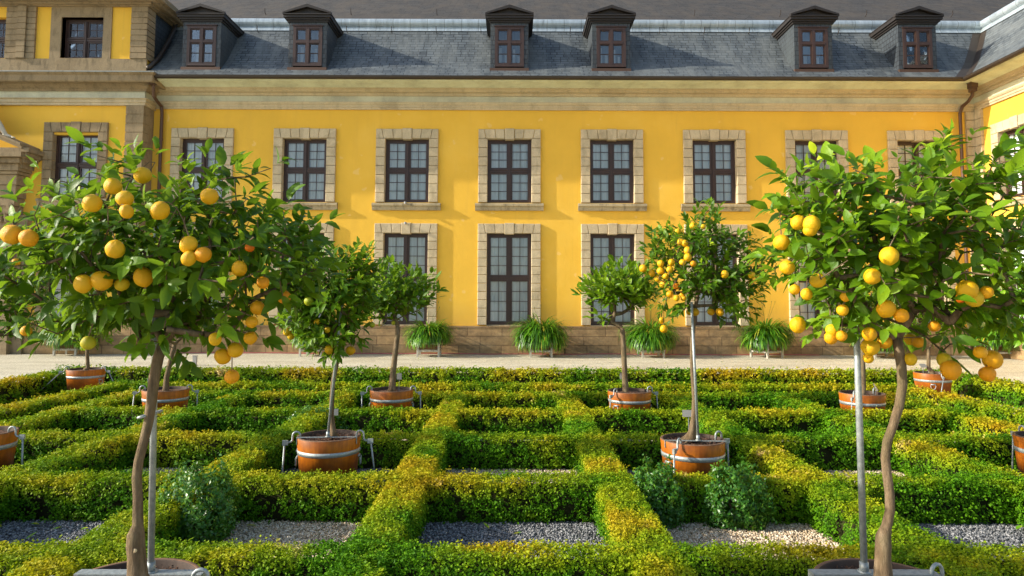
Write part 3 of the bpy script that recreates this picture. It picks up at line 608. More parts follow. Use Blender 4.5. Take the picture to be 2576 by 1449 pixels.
b=MB(); b.tube([tuple(P(424,-6,25.8)),tuple(P(444,30,24.8))],.012,5); part(b,'conductor_cable','gutter',pav)
# attic windows
def attic_window(x0,x1):
    hw=(x1-x0)/2; f=window_frame(0,wz0,wz1,(wz0+wz1)/2,(2,2),hw=hw,yf=.18).build('window','brown')
    g=MB(); g.box((-hw+.05,.225,wz0+.05),(hw-.05,.229,wz1-.05)); g.build('pane','glass',f)
    g=MB(); g.box((-hw,.9,wz0),(hw,.93,wz1)); g.box((.12,.6,wz0+.1),(.6,.62,wz0+.75)); g.build('interior','bright',f)
    f.parent=pav; f.location=((x0+x1)/2+15,0,0); return f
attic_window(xw0,xw1); attic_window(PX_(-60,100),PX_(14,100))
# pavilion windows (same kinds as the gallery)
for w_ in (wl,wu):
    c=copy_tree(w_); c.parent=pav; c.location=(wxc+15,0,.03 if w_ is wu else 0)
    for ch in c.children:
        if ch.name.startswith('surround'): ch.data=ch.data.copy(); ch.data.materials[0]=M['sandp']
# portal at the far left: pilasters, capital, entablature, pediment end
b=MB(); x0,x1=P(-150,560,YP-.3).x,P(38,560,YP-.3).x
pil=MB(); pil.box((P(-60,600,YP-.3).x,YP-.40,0),(P(36,600,YP-.3).x,YP,ZA(562,YP-.3)));  pil.box((P(36,600,YP-.3).x,YP-.2,0),(P(62,600,YP-.3).x,YP,ZA(545,YP-.2))); part(pil,'portal_pilaster','sandp',pav)
cp=MB(); xp0,xp1=P(-60,600,YP-.3).x,P(36,600,YP-.3).x; zc0,zc1=ZA(562,YP-.4),ZA(540,YP-.4)
zc0,zc1=ZA(505+58,YP-.4),ZA(480+22,YP-.4)
for k in range(3): cp.box((xp0-.03*k,YP-.42-.03*k,zc0+(zc1-zc0)*k/3),(xp1+.03*k,YP,zc0+(zc1-zc0)*(k+1)/3-.01))
vz=(zc0+zc1)/2+.12
for rr in (.10,.065,.032): cp.tube([(xp1-.07,YP-.52-(.1-rr)*.3,vz),(xp1-.07,YP-.44,vz)],rr,14)
for k in range(7): cp.tube([(xp0+.1+k*.16,YP-.46,zc0),(xp0+.1+k*.16,YP-.50,zc0+.2),(xp0+.1+k*.16,YP-.56,zc0+.3)],[.05,.06,.02],6)
part(cp,'portal_capital','sandp',pav)
en=MB(); ex=xp1
for (a,c,o) in ((500,470,.10),(469,444,.14),(443,436,.20),(435,418,.26),(417,405,.36),(404,392,.50)):
    en.box((xp0-2,YP-.40-o,ZA(a,YP-.5)),(ex+o,YP,ZA(c,YP-.5)))
for k in range(9): en.box((ex+.16-k*.2,YP-.74,ZA(418,YP-.5)),(ex+.26-k*.2,YP-.66,ZA(408,YP-.5)))
# projecting corner cornice
c0=P(52,380,YP-.75); c1=P(97,378,YP-.75)
for k,(dz0,dz1,o) in enumerate(((ZA(425,YP-.7),ZA(412,YP-.7),.30),(ZA(411.5,YP-.7),ZA(398,YP-.7),.42),(ZA(397.5,YP-.7),ZA(388,YP-.7),.56),(ZA(387.5,YP-.7),ZA(377,YP-.7),.66))):
    en.box((xp0-1,YP-.40-o*.6,dz0),(ex+o+.02,YP,dz1))
part(en,'portal_entablature','sandp',pav)
pe=MB(); a0=P(62,376,YP-.7); a1=P(-120,300,YP-.7)
for (t,o) in ((.0,.85),(.09,.92)):
    pe.prism([(a0.x,a0.z+t),(a1.x,a1.z+t),(a1.x,a1.z+t+.085),(a0.x,a0.z+t+.085)][::-1],YP-o,YP)
part(pe,'portal_pediment','sandp',pav)
# statue leg resting on the pediment
st=empty('statue',tuple(P(10,344,YP-.6))); tag(st,'pale stone figure whose bare foot and shin rest on the portal pediment','statue')
b=MB(); so_=Vector(st.location)
def L(vx,vy,dy=0): return P(vx,vy,YP-.6+dy)
b.tube([L(-60,250),L(-32,282),L(-12,300),L(1,318),L(9,331),L(14,338),L(16,342)],[.17,.15,.115,.095,.075,.062,.05],12)
b.tube([L(9,338),L(16,340),L(24,343,-.0),L(31,345.5),L(36,346.5)],[.05,.058,.05,.036,.02],10)
for k in range(5): b.tube([L(29,344.5,-.06+.03*k),L(35,346,-.06+.03*k),L(39-k*.8,347,-.065+.032*k)],[.018,.018,.011],7)
b.box(L(-70,262)+Vector((0,-.2,-.5)),L(-40,255)+Vector((0,.25,.2)))
o=b.build('bare_leg','statue',None,True,origin=so_); o.parent=st; o.location=(0,0,0)
# hose along the wall foot
h=MB(); pts=[]
for k in range(90):
    x=P(60,887,22.7).x+k*(P(2060,887,22.7).x-P(60,887,22.7).x)/89; pts.append((x,22.72+.05*math.sin(k*.7)+.03*math.sin(k*1.9),.02+.012*max(0,math.sin(k*.31))))
h.tube(pts,.016,6); o=h.build('garden_hose','hose',None,True,origin=pts[45]); tag(o,'thin pink garden hose running along the foot of the yellow building','hose')

# ------------------------------------------------------------------ hedges
def surf_leaves(n,x0,x1,y0,y1,h,faces_w):
    """sample clump centres on the faces of a rounded box"""
    lx,ly=x1-x0,y1-y0; areas=np.array([lx*ly*1.25,lx*h*faces_w[0],lx*h*faces_w[1],ly*h*faces_w[2],ly*h*faces_w[3]]); f=rng.choice(5,n,p=areas/areas.sum())
    u=rng.random(n); v=rng.random(n); p=np.zeros((n,3)); nr=np.zeros((n,3))
    for k in range(5):
        m=f==k
        if k==0: p[m]=np.stack([x0+lx*u[m],y0+ly*v[m],np.full(m.sum(),h)],1); nr[m]=(0,0,1)
        elif k==1: p[m]=np.stack([x0+lx*u[m],np.full(m.sum(),y0),h*v[m]],1); nr[m]=(0,-1,0)
        elif k==2: p[m]=np.stack([x0+lx*u[m],np.full(m.sum(),y1),h*v[m]],1); nr[m]=(0,1,0)
        elif k==3: p[m]=np.stack([np.full(m.sum(),x0),y0+ly*u[m],h*v[m]],1); nr[m]=(-1,0,0)
        else: p[m]=np.stack([np.full(m.sum(),x1),y0+ly*u[m],h*v[m]],1); nr[m]=(1,0,0)
    return p,nr
def lump(p):
    x,y,z_=p[:,0],p[:,1],p[:,2]
    return (np.sin(x*9.1+3*np.sin(y*4.3))*np.cos(z_*11+x*3)+np.sin(y*8.3+2*np.sin(x*5.1)+z_*7))*.5+.5*np.sin(x*23.7+z_*19)*np.sin(y*21.3+z_*9+1)
def hedge(x0,x1,y0,y1,label,dens=1.0,h=HH,faces_w=(1,.6,1,1)):
    lx,ly=x1-x0,y1-y0; along=0 if lx>=ly else 1
    # split along length for level of detail
    Vs=[];Qs=[];T=[];off=0
    nseg=max(1,int(max(lx,ly)/1.0))
    for s in range(nseg):
        if along==0: a0,a1,b0,b1=x0+lx*s/nseg,x0+lx*(s+1)/nseg,y0,y1
        else: a0,a1,b0,b1=x0,x1,y0+ly*s/nseg,y0+ly*(s+1)/nseg
        cx,cy=(a0+a1)/2,(b0+b1)/2
        if abs(cx)>cy*.76+1.6: continue
        d=math.hypot(cx*.5,max(cy,3.4)); size=.0175*max(1,d/5.2)**.95
        area=(a1-a0)*(b1-b0)+((a1-a0)+(b1-b0))*h*1.7; nl=int(dens*area*1.5/(size*size*.36)); nc=max(20,nl//6)
        fw=list(faces_w)
        if along==0:
            if s>0: fw[2]=0
            if s<nseg-1: fw[3]=0
        else:
            if s>0: fw[0]=0
            if s<nseg-1: fw[1]=0
        p,nr=surf_leaves(nc,a0,a1,b0,b1,h,fw)
        # round the arris, add lumps, lift sprigs on the top
        ex=np.clip((p[:,2]-h+.06)/.06,0,1); side=nr[:,2]==0
        dd=lump(p)*.012; dd+=np.where(nr[:,2]>0,np.abs(rng.normal(0,.014,nc)),rng.normal(0,.010,nc)); 
        sprig=(rng.random(nc)<.05); dd+=np.where(sprig,rng.uniform(.012,.04,nc),0)
        p=p+nr*dd[:,None]; p[side]-=nr[side]*(ex[side]**2*.014)[:,None]; p[side,:]-=nr[side]*(np.clip(.07-p[side,2],0,.07)*.6)[:,None]
        edge=np.where(nr[:,2]>0)[0]
        if along==0: t=np.minimum(p[edge,1]-y0,y1-p[edge,1])
        else: t=np.minimum(p[edge,0]-x0,x1-p[edge,0])
        p[edge,2]-=np.clip(.03-t,0,.03)*.6
        hol=(np.sin(p[:,0]*3.1+p[:,1]*2.3+1)+np.sin(p[:,0]*7.7-p[:,1]*5.9)+np.sin(p[:,1]*11.3+p[:,0]*13.1+p[:,2]*6)>1.75)&side&(p[:,2]<h*.75)&(rng.random(nc)<.8)
        p=p[~hol]; nr=nr[~hol]; nc=len(p)
        ctone=rng.random(nc)
        k=6; pp=np.repeat(p,k,0)+rng.normal(0,size*.62,(nc*k,3)); nn=np.repeat(nr,k,0)*.75+rng.normal(0,.5,(nc*k,3)); nn[:,2]+=.2
        V,Q=kites(pp,nn,size*rng.uniform(.75,1.3,nc*k),asp=.72); Vs.append(V); Qs.append(Q+off); off+=len(V); T.append(np.clip(.12+.45*np.repeat(ctone,k)+.33*rng.random(nc*k),0,1))
    V=np.concatenate(Vs); Q=np.concatenate(Qs); T=np.concatenate(T); nlv=len(Q)
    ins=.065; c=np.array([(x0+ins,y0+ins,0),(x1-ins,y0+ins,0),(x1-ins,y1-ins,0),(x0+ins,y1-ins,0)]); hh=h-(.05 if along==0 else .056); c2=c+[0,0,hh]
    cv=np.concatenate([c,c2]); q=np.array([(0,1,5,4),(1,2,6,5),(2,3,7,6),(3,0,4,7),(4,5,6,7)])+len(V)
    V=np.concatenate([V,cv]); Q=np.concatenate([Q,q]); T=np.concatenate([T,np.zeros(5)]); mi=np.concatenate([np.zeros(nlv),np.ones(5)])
    o=np_mesh('box_hedge',V,Q,['hedge','core'],tone=T,origin=((x0+x1)/2,(y0+y1)/2,0),mi=mi); tag(o,label,'hedge','clipped box hedges of the parterre'); return o
XE=COLS[-1]+HW2
ords=['nearest cross hedge, running across the bottom of the photo','second cross hedge from the camera, behind the first dark grey gravel bed','third cross hedge, directly behind the two near orange tubs with tall poles','fourth cross hedge, just in front of the two middle tubs with bare trunks','fifth cross hedge, just behind the middle row of orange tubs']
for k,yy in enumerate(ROWS[1:]): hedge(-XE,XE,yy-HW2,yy+HW2,ords[k])
hedge(-CF-HW2,CF+HW2,RF-HW2,RF+HW2,'long low cross hedge, second from the gravel court')
hedge(-CG-HW2,CG+HW2,RG-HW2-.02,RG+HW2+.02,'farthest cross hedge bordering the open gravel court',h=.37)
cn=['lengthwise hedge just %s of the middle beds, running away from the camera','lengthwise hedge on the %s passing beside the near tub, one bed out from the middle','lengthwise hedge on the %s, two beds out from the middle','lengthwise hedge on the far %s closing the grid of beds']
for s,nm in ((-1,'left'),(1,'right')):
    for k,c in enumerate(COLS):
        x=s*c; hedge(x-HW2,x+HW2,ROWS[0],ROWS[-1]+HW2-.01,cn[k]%nm,faces_w=(1,.6,1,1))
    x=s*CF; hedge(x-HW2,x+HW2,4.0,RF+HW2-.01,'orange-topped inner border hedge along the %s side, inside the corner tub'%nm)
    x=s*CG; hedge(x-HW2,x+HW2,7.0,RG+HW2-.01,'outermost border hedge along the %s side, beyond the corner tub'%nm,h=.37)
def bush(x,y,rx,ry,h,label,n=2600):
    nc=n//7; a=rng.uniform(0,2*np.pi,nc); t=rng.random(nc)**.5; zz=rng.uniform(.02,1,nc)
    rad=np.sqrt(np.clip(1-(np.clip(zz-.45,0,1)/.6)**2,0.02,1))*(.75+.25*np.minimum(zz*3,1))
    p=np.stack([x+rx*rad*np.cos(a)*(.75+.3*t),y+ry*rad*np.sin(a)*(.75+.3*t),h*zz*(1+.08*np.sin(a*3))],1)
    sh=1+.16*np.sin(a*3+x*9)+.10*np.sin(a*7+x*5+zz*6); p[:,0]=x+(p[:,0]-x)*sh; p[:,1]=y+(p[:,1]-y)*sh; p[:,2]*=.86+.14*np.sin(p[:,0]*31+1.3)*np.cos(p[:,1]*27)+.06*np.sin(p[:,0]*70)
    p[:,2]+=np.where(rng.random(nc)<.12,rng.uniform(0,.09,nc),0); nr=unit(np.stack([np.cos(a)*rad,np.sin(a)*rad,zz*1.0],1)); k=7
    pp=np.repeat(p,k,0)+rng.normal(0,.016,(nc*k,3)); nn=np.repeat(nr,k,0)+rng.normal(0,.6,(nc*k,3)); V,Q=kites(pp,nn,.030*rng.uniform(.7,1.3,nc*k),asp=.55)
    o=np_mesh('foliage',V,Q,'bush',tone=np.clip(.5*np.repeat(rng.random(nc),k)+.5*rng.random(nc*k),0,1),origin=(x,y,0))
    r=empty('box_shrub',(x,y,0)); tag(r,label,'shrub','untrimmed dark box shrubs'); o.parent=r; o.location=(0,0,0)
    b=MB()
    for j in range(9):
        a_=j*.7; e=(rx*.6*math.cos(a_),ry*.6*math.sin(a_),h*random.uniform(.5,.85)); b.tube([(0,0,0),(e[0]*.4,e[1]*.4,e[2]*.5),e],[.01,.006,.002],5)
    b.build('stem','bark',r)
bush(-2.33,5.22,.27,.27,.56,'bushy dark shrub rising beside the leaning trunk of the left foreground tree',9000)
bush(1.17,5.62,.20,.18,.50,'rounded dark shrub left in front of the tub with the tall yellow-fruited tree',5200)
bush(1.80,5.58,.23,.18,.52,'wide dark shrub right in front of the tub with the tall yellow-fruited tree',6200)
bush(-4.7,9.15,.45,.2,.44,'low dark shrub growing through the hedge behind the left foreground pole',2500) if False else None
bush(-2.55,8.95,.36,.22,.44,'low dark shrub in the hedge left of the middle left tub',3600)
bush(-8.55,13.35,.42,.3,.52,'bright leafy shrub behind the left corner tub',3000)

# ------------------------------------------------------------------ tubs
def tub_hook(ang,r,zr,legdir=(0.10,0),legz=0.0):
    """bent rod over the rim, clamp block and leg; ang = where on the rim"""
    c,s=math.cos(ang),math.sin(ang); tx,ty=-s,c
    def at(d,z,l=0): return (c*(r+d)+tx*l,s*(r+d)+ty*l,z)
    b=MB(); arc=[at(-.035,zr-.09)]+[at(.0+.035*-math.cos(t),zr+.012+.035*math.sin(t)) for t in [R(a) for a in range(0,181,30)]]+[at(.035,zr-.03),at(.05,zr-.045),at(.085,zr-.05)]
    b.tube(arc,.0095,8); return b,at(.10,zr-.05)
TUB0={}
def make_tub(x,y,d,t,label,hooks=(180,0),bar=None,pole=None,labelplate=None,handle=None,group='orange wooden tubs with citrus trees',near=False):
    r=d/2; root=empty('wooden_tub',(x,y,0)); tag(root,label,'tub',group)
    z0=.05; zr=t; th=.028; rb=r*.86
    def rad(z): return rb+(r-rb)*(z-z0)/(zr-z0)
    key=(round(d,3),round(t,3))
    b=MB(); b.lathe([(0.001,z0+.012),(rb-.004,z0+.012),(rb,z0),(r,zr-.006),(r-.004,zr),(r-th+.004,zr),(r-th,zr-.006),(rad(zr-.12)-th,zr-.12)],64)
    for q_ in range(5*64,7*64): b.mi[q_]=1
    for q_ in range(3*64,5*64): b.mi[q_]=2
    b.build('tub_body',['tub','tubin','tubrim'],root,True)
    s=MB(); zs=zr-.042; n=40; rings=[]
    for j,rr in enumerate((0.001,.3,.6,.85,1.0)):
        rings.append(s.add([((rad(zs)-th+.003)*rr*math.cos(2*math.pi*k/n),(rad(zs)-th+.003)*rr*math.sin(2*math.pi*k/n),zs+.018*(1-rr)+random.uniform(-.006,.006)) for k in range(n)]))
    for j in range(4):
        for k in range(n): q=(k+1)%n; s.face([rings[j]+k,rings[j]+q,rings[j+1]+q,rings[j+1]+k])
    s.build('soil','soil',root,True)
    if near: # chunky bark mulch
        n=900; a=rng.uniform(0,2*np.pi,n); q=(rad(zs)-th-.01)*np.sqrt(rng.random(n)); p=np.stack([q*np.cos(a),q*np.sin(a),zs+.012+rng.uniform(0,.012,n)],1); V,Q=kites(p,rng.normal(size=(n,3))+[0,0,.8],rng.uniform(.008,.02,n)); o=np_mesh('mulch',V,Q,'soil',parent=root); o['kind']='stuff'
    for zc,hgt in ((zr-.135,.042),(z0+.045,.042)):
        h=MB(); h.lathe([(rad(zc-hgt/2)+.001,zc-hgt/2),(rad(zc-hgt/2)+.005,zc-hgt/2),(rad(zc+hgt/2)+.005,zc+hgt/2),(rad(zc+hgt/2)+.001,zc+hgt/2)],64)
        ho=h.build('hoop','galv',root,True)
    f=MB()
    for k in range(3): a=2.1*k+.5; f.box((rb*.7*math.cos(a)-.05,rb*.7*math.sin(a)-.05,0),(rb*.7*math.cos(a)+.05,rb*.7*math.sin(a)+.05,z0+.012))
    f.build('foot','core',root)
    for hk_ in hooks:
        a,lx,ly=(hk_ if isinstance(hk_,tuple) else (hk_,.10*math.cos(R(hk_)),.04))
        hb,e=tub_hook(R(a),r,zr); ho=hb.build('hook','galv',root,True)
        c=MB(); ca,sa=math.cos(R(a)),math.sin(R(a)); c.box((-.026,-.010,-.022),(.026,.010,.022)); co=c.build('clamp','galv',ho); co.location=e; co.rotation_euler.z=R(a)
        l=MB(); l.tube([(e[0]+ca*.006,e[1]+sa*.006,e[2]-.02),(e[0]+lx,e[1]+ly,0.0)],.0085,8); l.build('leg','galv',root,True)
    if handle is not None:
        for ha in handle:
            a=R(ha); zc=zr-.20; rr=rad(zc); c,s_=math.cos(a),math.sin(a); tx,ty=-s_,c
            b=MB(); b.tube([(c*(rr+.004)+tx*w_,s_*(rr+.004)+ty*w_,zc+.01) for w_ in (-.04,.04)],.011,6)
            b.tube([(c*(rr+.018)+tx*.04*math.cos(q_),s_*(rr+.018)+ty*.04*math.cos(q_),zc-.02+.055*math.sin(q_)*-1) for q_ in [R(v) for v in range(-20,201,22)]],.006,6)
            b.build('handle','galv',root,True)
            for w_ in (-.025,.025):
                bl=MB(); bl.tube([(c*(rad(zr-.135)+.003)+tx*w_,s_*(rad(zr-.135)+.003)+ty*w_,zr-.135),(c*(rad(zr-.135)+.013)+tx*w_,s_*(rad(zr-.135)+.013)+ty*w_,zr-.135)],.008,6)
                bl.build('bolt','plate',root)
    if bar: # flat crossbar carrying the pole
        by,rz,wd=bar; hl=math.sqrt(max(r*r-by*by,.01))+.004
        b=MB(); c,s_=math.cos(rz),math.sin(rz)
        b.box((-hl,by-wd/2,zr+.001),(hl,by+wd/2,zr+.008)); b.box((-hl,by-wd/2,zr-.06),(-hl+.006,by+wd/2,zr)); b.box((hl-.006,by-wd/2,zr-.06),(hl,by+wd/2,zr))
        bo=b.build('crossbar','galv',root); bo.rotation_euler.z=rz
    if pole:
        bx,by_,tx_,ty_,tz,pr=pole
        b=MB(); b.tube([(bx,by_,zr+.008),(bx,by_,zr+.055)],pr*1.35,14); b.tube([(bx,by_,zr+.006),(bx,by_,zr+.014)],pr*2.0,14); b.build('pole_socket','galv',root,True)
        b=MB(); b.tube([(bx,by_,zr+.03),(tx_,ty_,tz)],pr,14); b.build('support_pole','galv',root,True)
    return root
def plant_label(x,y,z,wd,hg,rz,tilt,label,stem=.10):
    r=empty('plant_label',(x,y,z)); r.rotation_euler.z=rz; tag(r,label,'label','small grey plant labels stuck in the tubs')
    b=MB(); b.box((-.004,-.003,0),(.004,.003,stem)); b.build('stake','galv',r)
    b=MB(); b.box((-wd/2,-.003,-hg/2),(wd/2,.003,hg/2)); o=b.build('plate','plate',r); o.location=(0,-.004,stem+hg*.35); o.rotation_euler.x=tilt
# world positions
def tubpos(vx,vy,z=.5): p=G(vx,vy,z); return p.x,p.y
pA=P(378,1436,3.33); pA2=P(394,560,3.33)
TA=(-1.755,3.22); make_tub(*TA,.635,.5,'large orange tub at the bottom left, flat steel bar across its rim',hooks=((8,.06,-.05),(190,-.08,-.02)),bar=(.115,0,.062),pole=(pA.x-TA[0],3.335-TA[1],pA2.x-TA[0],3.335-TA[1],pA2.z,.0148),near=True)
pB=P(2175,1424,3.36); pB2=P(2147,553,3.36)
TB=(1.735,3.25); make_tub(*TB,.635,.5,'large orange tub at the bottom right, flat steel bar across its rim',hooks=((20,.08,.03),(200,-.08,-.02)),bar=(.115,0,.066),pole=(pB.x-TB[0],3.365-TB[1],pB2.x-TB[0],3.365-TB[1],pB2.z,.0155),near=True)
TC=(-1.75,6.66); tc2=P(873,640,6.6); make_tub(*TC,.60,.5,'orange tub with thin crossbar, left of the central hedges',hooks=((197,-.02,-.02),(-2,.06,.03)),bar=(-.12,R(5),.02),pole=(.02,-.118,tc2.x-TC[0],-.06,tc2.z,.0125),handle=(192,5),near=True)
TD=(1.71,6.55); td2=P(1738,760,6.45); make_tub(*TD,.60,.5,'orange tub with thin crossbar, right of the central hedges behind two dark shrubs',hooks=((232,-.02,-.02),(22,.03,.05)),bar=(-.115,R(-3),.02),pole=(0.02,-.115,td2.x-TD[0],-.12,td2.z,.0125),handle=(205,25),near=True)
TE=(-1.72,9.9); make_tub(*TE,.62,.52,'middle tub left of the centre line, holding the small bare-trunked tree',hooks=((192,-.0,0),(-3,.02,0)),handle=(190,0))
TF=(1.68,9.85); make_tub(*TF,.62,.52,'middle tub right of the centre line, holding the light green bare-trunked tree',hooks=((222,-.03,0),(12,.03,0)),handle=(222,12))
TG=(-4.93,9.85); make_tub(*TG,.62,.52,'tub half hidden behind the left foreground trunk',hooks=((190,-.04,0),(15,.0,0)))
TH_=(4.92,9.7); make_tub(*TH_,.60,.52,'tub half hidden behind the right foreground pole',hooks=((225,-.02,0),(30,.03,0)),handle=(285,))
TI=(-7.9,12.8); make_tub(*TI,.64,.50,'farthest tub at the left corner of the garden, its leg splayed wide',hooks=((195,-.42,-.1),(0,.22,.0)),handle=(-10,))
TJ=(7.72,12.65); make_tub(*TJ,.62,.50,'farthest tub at the right corner of the garden beside the court',hooks=((262,-.12,-.05),(70,.3,-.1)),handle=(240,))
TK=(-5.18,6.78); make_tub(*TK,.60,.5,'tub cut off by the left edge of the photo',hooks=((0,.02,0),(180,-.05,0)))
TL=(5.22,6.72); make_tub(*TL,.60,.5,'tub cut off by the right edge of the photo',hooks=((100,.0,.05),(0,.05,0)))
plant_label(TC[0]+.0,TC[1]+.16,.45,.085,.063,.1,-.1,'pale grey label behind the trunk in the tub left of the central hedges',.22)
plant_label(TD[0]+.0,TD[1]+.14,.45,.115,.065,-.15,-.1,'pale grey label behind the rooted trunk in the tub right of the central hedges',.24)
plant_label(TE[0]+.09,TE[1]+.1,.46,.07,.09,0,-.1,'pale label right of the trunk in the middle left tub',.20)
plant_label(TF[0]-.08,TF[1]+.1,.46,.08,.09,0,-.1,'grey label left of the trunk in the middle right tub',.22)
plant_label(TG[0]-.2,TG[1]-.02,.46,.10,.09,.6,-.8,'dark tilted label in the tub behind the left foreground trunk',.14)
plant_label(TH_[0]+.19,TH_[1]+.0,.46,.06,.11,.9,-.5,'white slanting label in the tub behind the right foreground pole',.10)
plant_label(TJ[0]-.18,TJ[1]-.02,.44,.12,.08,.1,-.8,'dark tilted label in the farthest right tub',.16)
# small post on the court
pp=G(490,920,0); b=MB(); b.box((-.05,-.03,0),(.05,.03,.26)); b.box((-.06,-.04,.26),(.06,.04,.275)); r=empty('marker_post',tuple(pp)); tag(r,'short pale grey post standing on the gravel court behind the left tree','post'); b.build('post_body','plate',r)
# fix: handle bottoms for near rim flats -------------------------------------------------

# ------------------------------------------------------------------ citrus trees
def skeleton(fork,targets,rt,cz=0.5,r0=None):
    """attach each target to the nearest grown node -> segments with pipe-model radii"""
    nodes=[np.array(fork,float)]; par=[-1]
    order=np.argsort(np.linalg.norm(targets-nodes[0],axis=1)); tips=[]
    for ti in order:
        t=targets[ti]; N=np.array(nodes); dist=np.linalg.norm(N-t,axis=1); rad=np.linalg.norm(N-nodes[0],axis=1)
        cost=dist+.25*rad; cost[0]+=.0; k=int(np.argmin(cost)); a=N[k]; seg=t-a; ln=np.linalg.norm(seg); m=max(1,int(ln/.09)); prev=k
        bend=np.cross(seg,rng.normal(size=3)); bend=bend/max(np.linalg.norm(bend),1e-6)*ln*.10
        for j in range(1,m+1):
            u=j/m; p=a+seg*u+bend*math.sin(math.pi*u)+np.array([0,0,-.10*ln*math.sin(math.pi*u)*.5]); nodes.append(p); par.append(prev); prev=len(nodes)-1
        tips.append((prev,ti))
    n=len(nodes); wt=np.zeros(n)
    for k,_ in tips: wt[k]+=1
    for k in range(n-1,0,-1): wt[par[k]]+=wt[k]
    return np.array(nodes),par,wt,tips
def tree(name,label,tubc,trunkpts,trunkr,blobs,ntw,leafn,L,matl,fruits=(),fd=.08,group='citrus trees in tubs',upness=.5,curl=.28,seed=1,fscale=1.0,inner=.35,lw=.42,trunk_top=None,detail=6,rtip=.0022,rpipe=.5,tone=(0,1)):
    global rng
    rng=np.random.default_rng(seed); rnd=random.Random(seed)
    x,y=tubc; root=empty(name,(x,y,.44)); tag(root,label,'tree',group); O=Vector((x,y,.44))
    b=MB(); b.tube([Vector(p)-O for p in trunkpts],trunkr,14); tr=b.build('trunk','bark',root,True)
    fork=np.array(trunkpts[-1])
    # twig targets spread through the blobs, biased to their outside
    vol=np.array([bl[3]*bl[4]*bl[5] for bl in blobs]); pr=vol/vol.sum(); T=[]; tries=0
    while len(T)<ntw and tries<60000:
        tries+=1; bl=blobs[rng.choice(len(blobs),p=pr)]; d=rng.normal(size=3); d/=np.linalg.norm(d); q=rng.random()**(inner); p=np.array(bl[:3])+d*q*np.array(bl[3:6])
        if all(np.sum((p-t)**2)>(.045*fscale)**2 for t in T[-400:]): T.append(p)
    T=np.array(T); nodes,par,wt,tips=skeleton(fork,T,None)
    b=MB(); rr=rtip*np.power(np.maximum(wt,1),rpipe); rr=np.minimum(rr,trunkr[-1]*.95)
    ON=np.array(O)
    for k in range(1,len(nodes)):
        p=par[k]; b.tube([nodes[p]-ON,nodes[k]-ON],[min(rr[p],rr[k]*1.5),rr[k]],6 if rr[k]>.008 else 4,caps=False)
    b.build('branches','bark',root,True)
    # leaves: whorls near each tip and along the last stretch
    C=np.average(np.array([bl[:3] for bl in blobs]),axis=0,weights=pr)
    B=[];D=[];N=[];LL=[];TT=[];CU=[]
    for tipk,ti in tips:
        chain=[tipk]
        while par[chain[-1]]>=0 and len(chain)<4: chain.append(par[chain[-1]])
        end=nodes[chain[0]]; prev=nodes[chain[min(2,len(chain)-1)]]; ax=end-prev; ax=ax/max(np.linalg.norm(ax),1e-6); out=end-C; out/=max(np.linalg.norm(out),1e-6)
        ax=ax*.5+out*.5+np.array([0,0,upness*.6]); ax/=np.linalg.norm(ax); e1=np.cross(ax,[.3,.2,1.]); e1/=np.linalg.norm(e1); e2=np.cross(ax,e1); tw=rng.random(); nl=max(3,int(rng.normal(leafn,leafn*.25))); a0=rng.uniform(0,6.28); young=rng.random()<.30 and out[2]>-.1
        for j in range(nl):
            u=j/max(nl-1,1); s=u*.11*fscale*(L/.1); ang=a0+j*2.4; sp=math.cos(u*1.2)*.95; 
            dr=ax*(.35+.75*u)+(e1*math.cos(ang)+e2*math.sin(ang))*sp+rng.normal(0,.18,3); dr[2]-=.12
            if j<nl*.5 and len(chain)>2: base=nodes[chain[1]]*(1-u)+end*u-ax*.01
            else: base=end+ax*(s-.03)
            B.append(base); D.append(dr); nn=ax*.6+np.array([-.25,-.25,.9])*.6-dr*.2+rng.normal(0,.25,3); N.append(nn); big=rng.uniform(.5,1.15)*(1-.28*u if young else 1); LL.append(L*big); CU.append(rng.normal(curl,.22))
            tt=.08+.45*tw+.3*rng.random()+(.3*u if young else 0); TT.append(min(1,max(0,tone[0]+tt*(tone[1]-tone[0]))))
    B,D,N,LL,TT,CU=map(np.array,(B,D,N,LL,TT,CU))
    FP=[]
    for (fx,fy,dpx,hue) in fruits:
        # hang it on the near outside of the crown
        Ys=np.arange(y-1.2,y+.8,.02); d=ray(fx,fy); best=None
        for Yq in Ys:
            t=Yq/d[1]; q=np.array([d[0]*t,Yq,CAM_H+d[2]*t])
            if any(np.sum(((q-np.array(bl[:3]))/np.array(bl[3:6]))**2)<.92 for bl in blobs): best=Yq; break
        fY=(best if best is not None else y-.05)+.02+.05*rng.random(); p=P(fx,fy,fY); FP.append((p,dpx*fY/FPX,hue))
        pn=np.array(p); rel=(B+unit(D)*LL[:,None]*.45)-pn; cdir=np.array([0,0,CAM_H])-pn; cdir/=np.linalg.norm(cdir); al=rel@cdir; pe=np.linalg.norm(rel-al[:,None]*cdir,axis=1)
        rad_=dpx*fY/FPX*.5; kill=((al>-.02)&(al<.5)&(pe<rad_+LL*.22)&(rng.random(len(B))<(.82 if (dpx>34 or y>5) else .6)))|(np.linalg.norm(rel,axis=1)<rad_*.9)
        B,D,N,LL,TT,CU=[q[~kill] for q in (B,D,N,LL,TT,CU)]
    if detail>=6: V,Q,nf=leaf_grid(B-ON,D,N,LL,LL*lw*rng.uniform(.85,1.2,len(LL)),curl=CU,fold=.16,wave=.012)
    else: V,Q,nf=leaf_grid(B-ON,D,N,LL,LL*lw*rng.uniform(.85,1.2,len(LL)),rows=(0,.25,.65,1),wid=(.1,.85,.9,.03),curl=CU,fold=.16)
    np_mesh('foliage',V,Q,matl,tone=np.repeat(TT,nf),parent=root,smooth=True)
